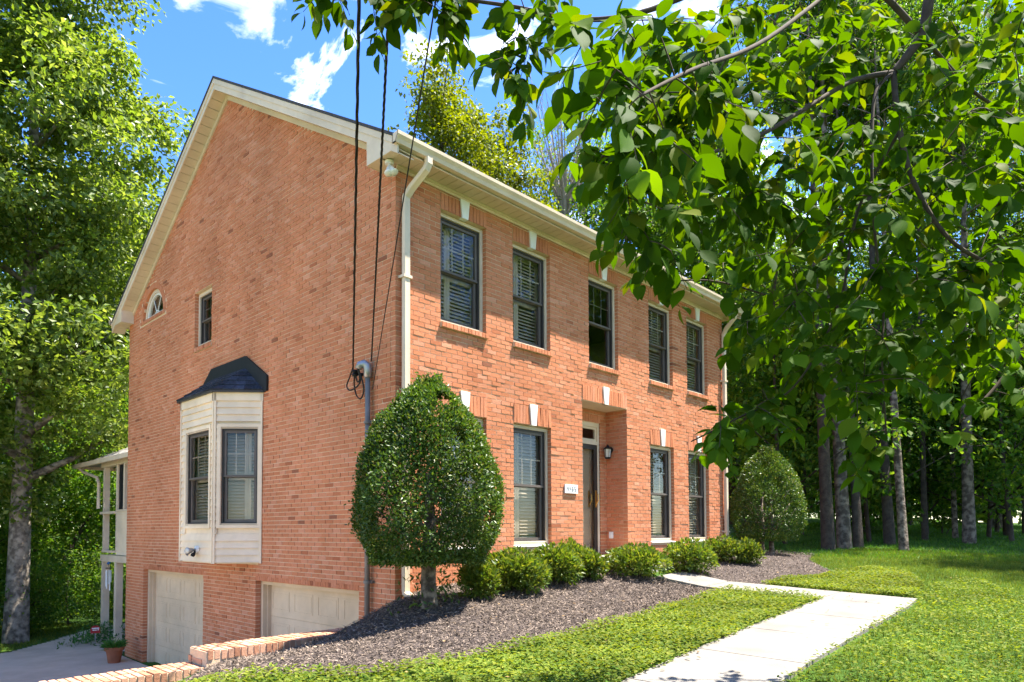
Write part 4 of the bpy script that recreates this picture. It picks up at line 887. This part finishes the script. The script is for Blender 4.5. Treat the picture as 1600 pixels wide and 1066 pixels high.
archetype('tall2', 17, .24, (-.015, .01), 16, 11.5, (3.6, 3.4, 5.2), 150, 15000, .18, .8, 'leaf_wood', 'pale_bark', .45)
archetype('maple', 12, .14, (.0, .0), 22, 8.3, (1.9, 1.9, 3.4), 80, 24000, .12, .45, 'leaf_maple', 'bark', .35)
archetype('sapling', 6, .05, (.02, .0), 14, 3.4, (1.9, 1.9, 2.6), 80, 6500, .13, .5, 'leaf_wood', 'dark_bark', .12)
archetype('bush', 2.6, .035, (.0, .03), 9, 1.2, (1.5, 1.5, 1.1), 50, 4200, .11, .45, 'leaf_wood', 'dark_bark', .05)
archetype('poplar', 19, .27, (.012, .006), 26, 11.5, (3.2, 3.2, 8.6), 260, 92000, .17, .66, 'leaf_poplar', 'poplar_bark', .22)
# big tree left of the house
lt = dep(28, 1005, 16.8)
tree('poplar', 'tulip_poplar', lt[0], lt[1], 'tall leafy tree with thick grey trunk at the left edge beyond the driveway', 1.0, .5)
tree('poplar', 'tulip_poplar', -5.2, 19.5, 'tall leafy tree with trunk hidden behind the big left trunk', 1.0, 2.4)
tree('poplar', 'tulip_poplar', 2.6, 22.5, 'tall leafy tree rising behind the back porch', .85, 4.0)
def where_left(x, y):
    v = np.array([x, y, 0.])-CAM; d = v@FW; u = 800+FPX*(v@RT)/d
    return ('nearer ' if d < 20 else 'farther ' if d < 26 else 'farthest ')+('left of the big grey trunk' if u < 0 else 'just behind the big grey trunk' if u < 75 else 'right of the big grey trunk' if u < 120 else 'between the big trunk and the porch' if u < 165 else 'hidden partly by the back porch')
for (x, y, s, r) in ((-3.6, 13.6, .9, 0), (-1.4, 15.6, 1.0, 1), (.3, 18.2, 1.1, 2), (1.9, 17.3, 1.0, 3), (3.4, 19.5, 1.2, 4), (-4.8, 16.8, 1.1, 5), (-2.2, 18.6, 1.3, .6), (-6.5, 15, 1.2, 1.7), (-.2, 22, 1.5, 2.2), (4.5, 24, 1.5, 2.9), (-4, 23, 1.5, .2), (2.2, 27, 1.7, 1.2), (-8, 20, 1.5, 4.4)):
    tree('sapling', 'sapling', x, y, 'leafy sapling, '+where_left(x, y), s, r, 'saplings in the left wood')
for (x, y, s, r) in ((-2.6, 12.6, .55, 0), (-.9, 14.3, .7, 1), (.5, 15.9, .8, 2), (1.6, 15.4, .7, 3), (-4.4, 12.9, .8, 4), (2.8, 16.4, .9, 5), (-.6, 17, 1., .4), (1.2, 19.5, 1.2, 2.3), (-2.4, 15.5, .9, 3.3), (3.8, 21.5, 1.3, 4.1), (-5.6, 14.4, 1., .9)):
    tree('bush', 'bush', x, y, 'leafy bush on the wood floor, '+where_left(x, y), s, r, 'bushes at the foot of the left wood', cat='bush')
for (x, y, s, r, kk) in ((-1.5, 26, 1.0, 1, 'tall'), (5, 30, 1.1, 2, 'tall2'), (-8, 27, 1.1, 3, 'tall'), (1, 33, 1.2, .4, 'tall2'), (-5, 34, 1.2, 5, 'tall'), (-11, 21, 1.1, 2, 'tall2')):
    tree(kk, 'woodland_tree', x, y, 'tall tree in the left wood, '+where_left(x, y), s, r, 'tall trees in the left wood')
m = MB(); a = np.array([-.9, 16.2, -2.6]); m.tube([a, a+[1.0, .5, 1.4], a+[2.2, 1.0, 3.4]], [.11, .09, .05], 8); tag(m.build('fallen_trunk', 'dark_bark', smooth=True), 'thin leaning dark trunk among the bushes behind the porch', 'trunk')
# trees behind the house
g = dep(690, 330, 24); tree('maple', 'maple_tree', g[0], g[1], 'yellow-green maple crown above the roof, nearest the gable', 1.34, .3, z=-.4)
g = dep(755, 330, 25.5); tree('maple', 'maple_tree', g[0], g[1], 'yellow-green maple crown above the gutter, second from the gable', 1.28, 1.9, z=-.6)
g = dep(822, 420, 25); tree('maple', 'maple_tree', g[0], g[1], 'low yellow-green maple crown just above the gutter beside the bare tree', 1.12, 3.6, z=-.6)
for u, d, s, r, z in ((925, 29, 1.0, 0, -.5), (985, 27, .92, 1, -1), (1045, 28, .92, 2, -1), (1105, 29, .95, 3, -.5), (1175, 30, .95, 4, -.3), (878, 31, .86, 5, -.4)):
    g = dep(u, 600, d); tree('tall2', 'woodland_tree', g[0], g[1], 'dark green tree behind the roof, '+{925: 'just right of the bare tree', 985: 'above the third upper window', 1045: 'above the fourth upper window', 1105: 'above the right end of the gutter', 1175: 'just past the right house corner', 878: 'directly behind the bare tree'}[u], s, r, 'trees behind the house roof', z=z)
# bare tree
g = dep(885, 500, 27); bt = empty('bare_tree', (g[0], g[1], -.4), 'leafless grey twiggy tree above the roof beside the white cloud', 'tree')
m = MB(); m.tube([(0, 0, 0), (.1, 0, 5), (.15, .1, 10.5)], [.16, .13, .07], 8); keepo = m.build('trunk', 'bare_wood', smooth=True); keepo.parent = bt; bt.scale = (1.25, 1.25, 1.25)
m = MB()
for j in range(90):
    z = random.uniform(7.5, 13.2) if j > 12 else random.uniform(4, 8); p = np.array([.13, .08, min(z, 10.5)]); an = random.uniform(0, 6.28); ln = random.uniform(1.2, 3.6)*(.8 if z > 11 else 1)
    q = p+np.array([math.cos(an)*ln*.3, math.sin(an)*ln*.3, ln*.6]); e_ = p+np.array([math.cos(an)*ln*.5, math.sin(an)*ln*.5, ln*1.15]); m.tube([p, q, e_], [.03, .018, .006], 4)
    for s in range(4): b = q+(e_-q)*random.uniform(0, .8); m.tube([b, b+np.array([random.uniform(-.5, .5), random.uniform(-.5, .5), random.uniform(.3, 1.0)])], [.010, .004], 3)
o = m.build('twig', 'bare_wood'); o.parent = bt; tag(o, kind='stuff')
# wood on the right
TR = [(1300, 860, .40, -.02, 'dark_bark', 'dark leaning trunk, left of the pale grey trunk at the lawn edge'), (1325, 858, .43, .0, 'pale_bark', 'pale grey trunk at the lawn edge between two dark trunks'), (1347, 857, .30, .0, 'dark_bark', 'dark trunk just right of the pale grey trunk'),
      (1396, 852, .36, 0, 'dark_bark', 'dark trunk behind the brown trunk on the lawn'), (1419, 862, .27, 0, 'bark', 'slim brown trunk standing out on the lawn'), (1452, 845, .22, 0, 'dark_bark', 'thin dark trunk between the brown and the mottled trunk'),
      (1499, 842, .2, .02, 'bark', 'thin brown trunk left of the mottled trunk'), (1522, 850, .40, -.01, 'pale_bark', 'mottled grey trunk with flared base at the right of the lawn'), (1582, 838, .33, .02, 'dark_bark', 'dark trunk near the right edge behind the lawn')]
ck = 0
for u, v, dia, ln, bm, lab in TR:
    g = gpix(u, v); m = MB(); r = dia/2*.78; Hh = random.uniform(13, 16)
    ends = limbs(m, (0, 0, -.2), Hh, r, (ln+(.10 if u < 1440 else 0), ln*.5+(.06 if u < 1440 else 0)), 12, 10, 1.7, 4, seg=12, start=.6); t = empty('woodland_tree', g, lab, 'tree', 'trunks at the lawn edge')
    o = m.build('trunk', bm, t, smooth=True); c = bpy.data.objects.new('crown', ARCH['tall'][1]); COL.objects.link(c); c.parent = t; c.scale = (.5, .5, .6) if u < 1440 else (.62, .62, .8); c.location = (2.0, 1.3, 8.0) if u < 1440 else (ln*9+.4, .4, 4.6); c.rotation_euler = (0, 0, ck*1.3); ck += 1
for u_, d_, s_, k_ in ((1262, 18.6, 1.2, 'left of the dark leaning trunk'), (1372, 18.2, 1.25, 'between the pale grey trunk and the brown trunk'), (1470, 20.5, 1.35, 'between the brown trunk and the mottled trunk'), (1556, 19.5, 1.3, 'right of the mottled trunk'), (1610, 18, 1.3, 'at the right picture edge beside the lawn')):
    g = dep(u_, 840, d_); tree('sapling', 'sapling', g[0]+.6, g[1]+.4, 'low leafy tree '+k_, s_, u_)
g = gpix(1243, 862); sp = tree('sapling', 'sapling', g[0]+2, g[1]+1.0, 'slender dark sapling right of the rounded clipped tree', 1.3, 2)
random.seed(5)
def near_trunk(u, d):
    k = min(TR, key=lambda t: abs(t[0]-u)); nm = k[5].split(',')[0].split(' at ')[0].split(' just ')[0].split(' behind ')[0].split(' between ')[0].split(' standing ')[0].split(' near ')[0].split(' left of ')[0]
    return ('close' if d < 26 else 'far' if d < 36 else 'very far')+' behind the '+nm+('' if abs(k[0]-u) < 12 else ', to its left' if u < k[0] else ', to its right')
for j in range(84):
    u = random.uniform(1150, 1680); d = random.uniform(19, 40) if j < 46 else random.uniform(34, 56); g = dep(u, 840, d)
    wh = near_trunk(u, d)
    if j % 3 == 0: tree('bush', 'bush', g[0], g[1], 'leafy bush '+wh, random.uniform(.9, 1.6), j, 'bushes in the right wood', cat='bush')
    else: tree('sapling', 'sapling', g[0], g[1], 'leafy understory sapling '+wh, random.uniform(.8, 1.5), j, 'saplings in the right wood')
for j in range(13):
    u = 1140+j*46+random.uniform(-12, 12); d = random.uniform(24, 46); g = dep(u, 840, d)
    if j % 3: continue
    tree(('tall', 'tall2')[j % 2], 'woodland_tree', g[0], g[1], 'tall tree '+near_trunk(u, d), random.uniform(.9, 1.2), j, 'tall trees in the right wood')
for (x, y, r) in ((19.5, -8.6, 0), (24, -8.2, 1), (15.8, -9.6, 2), (28, -9.5, 3), (12, -14, 4), (20, -15, 5), (4, -19, .4), (-4, -22, 1.4), (27, -16, 2.2), (-14, -19, 3.1)):  # out of view: right-hand ones shade the lawn, those behind the camera serve window reflections
    tree('tall', 'woodland_tree', x, y, 'tall unseen tree off the lawn, for lawn shade and window reflections', 1.0, r, 'unseen trees around the lawn')
# yard sign, bed plant, chimes
sg = np.array([-.05, 11.75, float(H(-.05, 11.75))]); ys = empty('yard_sign', sg, 'small red and white sign staked among plants beside the driveway', 'sign')
dv = unit(np.array([CAM[0]-sg[0], CAM[1]-sg[1], 0])); su = np.array([-dv[1], dv[0], 0])
m = MB(sg, su, dv); m.box(-.012, .012, -.012, 0, 0, .36); keep(m.build('stake', 'steel'), ys)
m = MB(sg, su, dv); m.prism([(-.10, .28), (.10, .28), (.10, .40), (.05, .46), (-.05, .46), (-.10, .40)], .001, .015); keep(m.build('panel', 'red_sign'), ys)
m = MB(sg, su, dv); m.box(-.075, .075, .015, .018, .385, .41); m.box(-.06, .03, .015, .018, .345, .365); m.box(.045, .07, .015, .018, .345, .372); keep(m.build('panel_print', 'print_white'), ys)
n = 900; a = rng.uniform(0, 6.283, n); P = np.stack([sg[0]+.35+rng.normal(0, .42, n), sg[1]+.35+rng.normal(0, .35, n), np.zeros(n)], 1); P[:, 2] = H(P[:, 0], P[:, 1])+rng.uniform(.03, .42, n)*np.exp(-((P[:, 0]-sg[0]-.35)/.6)**2)
tag(leafmesh('fern_clump', P, rdir(n)+[0, 0, .4], rdir(n)+[0, 0, .5], .10, .035, 0, 'leaf_fern'), 'low green fern clump around the small yard sign', 'plant')
wc = empty('wind_chime', (.3, 12.05, -.62), 'wind chime with pale tubes hanging under the back porch', 'wind chime'); w0 = np.array([.3, 12.05, -.55])
m = MB(); m.tube([w0+[0, 0, .1], w0+[0, 0, -.1]], .006, 5); m.lathe(w0+[0, 0, -.14], [(.07, 0), (.07, .02)], 12); keep(m.build('top', 'twig'), wc)
m = MB(); m.tube([w0+[0, .05, -.02], w0+[.02, -.04, .03]], .03, 6); keep(m.build('ornament', 'blue_glass'), wc)
for j in range(5): a = j*1.257; p = w0+[.055*math.cos(a), .055*math.sin(a), -.18]; m = MB(); m.tube([p, p-[0, 0, .30+.05*j]], .013, 8); keep(m.build('tube', 'print_white'), wc)
# ------------------------------------------------------------------ foreground tree
ft = empty('magnolia_tree', (.6, -8.2, float(H(.6, -8.2))), 'broad-leaved tree whose drooping branches fill the upper right', 'tree')
SK = []       # skeleton points with radius
bm_ = MB()
def branch(pts, r0, r1):
    P = [np.array(p, float) for p in pts]; out = []; n = 8
    for i in range(len(P)-1):
        p0, p1, p2, p3 = P[max(i-1, 0)], P[i], P[i+1], P[min(i+2, len(P)-1)]
        for k in range(n):
            t = k/n; out.append(.5*((2*p1)+(-p0+p2)*t+(2*p0-5*p1+4*p2-p3)*t*t+(-p0+3*p1-3*p2+p3)*t**3))
    out.append(P[-1]); rad = [r0+(r1-r0)*i/(len(out)-1) for i in range(len(out))]; bm_.tube(out, rad, 7); SK.extend(zip(out, rad)); return out
D_ = lambda u, v, d: dep(u, v, d)
tb = np.array([.6, -8.2, float(H(.6, -8.2))-.1])
tm_ = MB(); tm_.tube([tb, tb+[.02, .0, .2], tb+[.05, .1, 1.2], tb+[-.05, .15, 2.3], tb+[-.1, .3, 3.6], tb+[0, .3, 5.2]], [.21, .15, .13, .115, .08, .03], 12); keep(tm_.build('trunk', 'bark', smooth=True), ft)
J = D_(1396, 113, 3.9)
top = tb+[-.08, .2, 2.6]
branch([top, D_(1800, 60, 3.9), D_(1500, -60, 3.9), D_(1440, 55, 3.9), J], .050, .020)
branch([J, D_(1405, 200, 3.8), D_(1430, 290, 3.75), D_(1480, 370, 3.7), D_(1545, 412, 3.7), D_(1620, 440, 3.7)], .017, .008)
branch([J, D_(1330, 128, 3.8), D_(1250, 175, 3.6), D_(1180, 215, 3.4), D_(1100, 240, 3.2), D_(1010, 235, 3.0), D_(940, 245, 2.9)], .015, .005)
branch([J, D_(1367, 150, 3.8), D_(1362, 262, 3.7), D_(1367, 367, 3.7), D_(1380, 480, 3.65), D_(1378, 560, 3.6), D_(1385, 680, 3.6)], .011, .004)
branch([D_(1440, 55, 3.9), D_(1520, 142, 4.3), D_(1600, 200, 4.5), D_(1700, 330, 4.6)], .013, .006)
branch([D_(1405, 205, 3.8), D_(1340, 330, 4.0), D_(1310, 480, 4.1), D_(1240, 605, 4.1), D_(1150, 655, 4.0), D_(1080, 690, 3.9)], .010, .004)
branch([D_(1440, 55, 3.9), D_(1330, -40, 3.8), D_(1150, -30, 3.6), D_(1000, 20, 3.5), D_(900, 30, 3.5), D_(800, 10, 3.6), D_(690, -5, 3.7), D_(600, -15, 3.7), D_(520, 0, 3.7)], .018, .005)
branch([D_(1330, -40, 3.8), D_(1200, 60, 3.0), D_(1080, 110, 2.5), D_(1000, 150, 2.2)], .012, .005)
branch([top, D_(1800, 330, 4.4), D_(1650, 480, 4.5), D_(1560, 600, 4.5), D_(1500, 660, 4.4)], .030, .006)
branch([D_(1310, 480, 4.1), D_(1230, 470, 4.3), D_(1120, 440, 4.3), D_(1040, 440, 4.2)], .008, .004)
branch([top, D_(1900, -300, 4.6), D_(1500, -350, 4.6), D_(1100, -260, 4.4)], .035, .008)
branch([D_(1500, -350, 4.6), D_(1300, -150, 5.2), D_(1200, 60, 5.4), D_(1120, 250, 5.3)], .015, .005)
branch([D_(1800, 330, 4.4), D_(1640, 250, 5.4), D_(1500, 280, 5.6), D_(1300, 330, 5.6)], .015, .005)
# zones: (polygon in picture, number of twigs, depth range)
ZN = [([(1130, 0), (1600, 0), (1600, 560), (1480, 600), (1330, 600), (1200, 520), (1100, 380), (1080, 200)], 360, (3.2, 5.6)),
      ([(1600, -350), (2100, -350), (2100, 650), (1600, 650)], 30, (3.4, 5.4)), ([(1000, -350), (1600, -350), (1600, 0), (1000, 0)], 24, (3.4, 5.4)),
      ([(880, 0), (1130, 0), (1110, 300), (1060, 400), (960, 360), (930, 230), (900, 110)], 84, (2.2, 3.6)),
      ([(780, -60), (890, -60), (900, 60), (800, 60)], 9, (3.3, 3.7)), ([(770, 60), (830, 60), (820, 130), (785, 130)], 8, (3.4, 3.6)), ([(490, -60), (740, -60), (720, 30), (500, 40)], 27, (3.5, 3.9)),
      ([(990, 380), (1110, 400), (1090, 440), (1020, 450)], 5, (3.8, 4.3)), ([(1130, 480), (1330, 500), (1330, 640), (1230, 620)], 16, (3.7, 4.4)), ([(1060, 660), (1190, 600), (1230, 640), (1110, 695)], 13, (3.7, 4.1)),
      ([(1330, 600), (1420, 600), (1400, 710), (1350, 710)], 6, (3.5, 3.7)), ([(1440, 560), (1600, 560), (1600, 640), (1490, 650)], 11, (4.2, 4.6))]
tw = []
for poly, n, (da, db) in ZN:
    p = np.array(poly); c = 0
    while c < n:
        u = rng.uniform(p[:, 0].min(), p[:, 0].max()); v = rng.uniform(p[:, 1].min(), p[:, 1].max())
        if inpoly(np.array([u]), np.array([v]), poly)[0]: tw.append(dep(u, v, rng.uniform(da, db))); c += 1
LP, LD, LN_, LL = [], [], [], []
tw = [np.array(t) for t in tw]
skp = np.array([s[0] for s in SK])
left = list(range(len(tw)))
dist = np.array([np.min(np.linalg.norm(skp-t, axis=1)) for t in tw])
while left:
    k = min(left, key=lambda i: dist[i]); left.remove(k); t = tw[k]; i = int(np.argmin(np.linalg.norm(skp-t, axis=1))); a = skp[i]
    dv_ = t-a; L_ = np.linalg.norm(dv_); mid = a+dv_*.5+np.array([0, 0, .10*L_]); ts = np.linspace(0, 1, 7)[:, None]
    cv = (1-ts)**2*a+2*ts*(1-ts)*mid+ts**2*t
    tip = t+unit(unit(dv_)*[1, 1, .3]+[rng.normal(0, .4), rng.normal(0, .4), -.75])*rng.uniform(.12, .24)
    cv = np.concatenate([cv, [t*.5+tip*.5, tip]]); r0 = .0032+.0016*min(L_, 1.5)
    bm_.tube(cv, np.linspace(r0, .0014, len(cv)), 5); skp = np.concatenate([skp, cv[1:7]])
    if left:
        ar = np.array(left); TW = np.array([tw[j] for j in left]); dn = np.min(np.linalg.norm(TW[:, None]-cv[None, 1:7], axis=2), axis=1); dist[ar] = np.minimum(dist[ar], dn)
    nl = rng.integers(9, 14); s = np.concatenate([np.linspace(.50, .99, nl-1), [1.0]]) ; pos = s*(len(cv)-1)
    for q, ps in enumerate(pos):
        i0 = min(int(ps), len(cv)-2); b = cv[i0]+(cv[i0+1]-cv[i0])*(ps-i0); td = unit(cv[i0+1]-cv[i0]); sd = unit(np.cross(td, [0, 0, 1.]))*(1 if q % 2 else -1)
        d = unit(td*.55+sd*rng.uniform(.5, 1.1)+np.array([0, 0, -rng.uniform(.05, .85)])+rng.normal(0, .25, 3)); nn = unit(np.array([0, 0, 1.])-FW*rng.uniform(-.1, .7)+rng.normal(0, .42, 3))
        LP.append(b+d*.016); LD.append(d); LN_.append(nn); LL.append(rng.uniform(.062, .122))
br = keep(bm_.build('branches', 'twig', smooth=True), ft)
LP, LD, LN_, LL = [np.array(a) for a in (LP, LD, LN_, LL)]
cz = (LP-CAM)@FW; uu = 800+FPX*((LP-CAM)@RT)/cz; vv = CYPX-FPX*((LP-CAM)@UP)/cz
vis = (uu > -50) & (uu < 1650) & (vv > -50) & (vv < 1100); score = np.where(vis, LL/cz, 0); big = np.argsort(-score)[:300]; rest = np.setdiff1d(np.arange(len(LP)), big)
V, F = leaf_geo(LP[rest], LD[rest], LN_[rest], LL[rest], LL[rest]*rng.uniform(.58, .82, len(rest)), 2, rng.uniform(-.08, .42, len(rest)))
keep(tag(link('leaves', npmesh('leaves', V, F, True), None, 'leaf_big'), kind='stuff'), ft)
LMS = []
for k in range(6):
    V, F = leaf_geo(np.zeros((1, 3)), np.array([[0, 1., 0]]), np.array([[0, 0, 1.]]), 1.0, (.58, .64, .7, .75, .8, .67)[k], 2, np.array([(.0, .1, .2, .3, .4, -.06)[k]])); lm = npmesh('leaf', V, F, True); lm.materials.append(MATS['leaf_big']); LMS.append(lm)
for i in big:
    d = unit(LD[i]); s_ = unit(np.cross(d, LN_[i])); n_ = np.cross(s_, d); o = bpy.data.objects.new('leaf', LMS[int(i) % 6]); COL.objects.link(o)
    Mx = Matrix([[s_[r]*LL[i], d[r]*LL[i], n_[r]*LL[i], LP[i][r]] for r in range(3)]+[[0, 0, 0, 1]]); o.parent = ft; o.matrix_parent_inverse = Matrix.Translation(ft.location).inverted(); o.matrix_basis = Mx
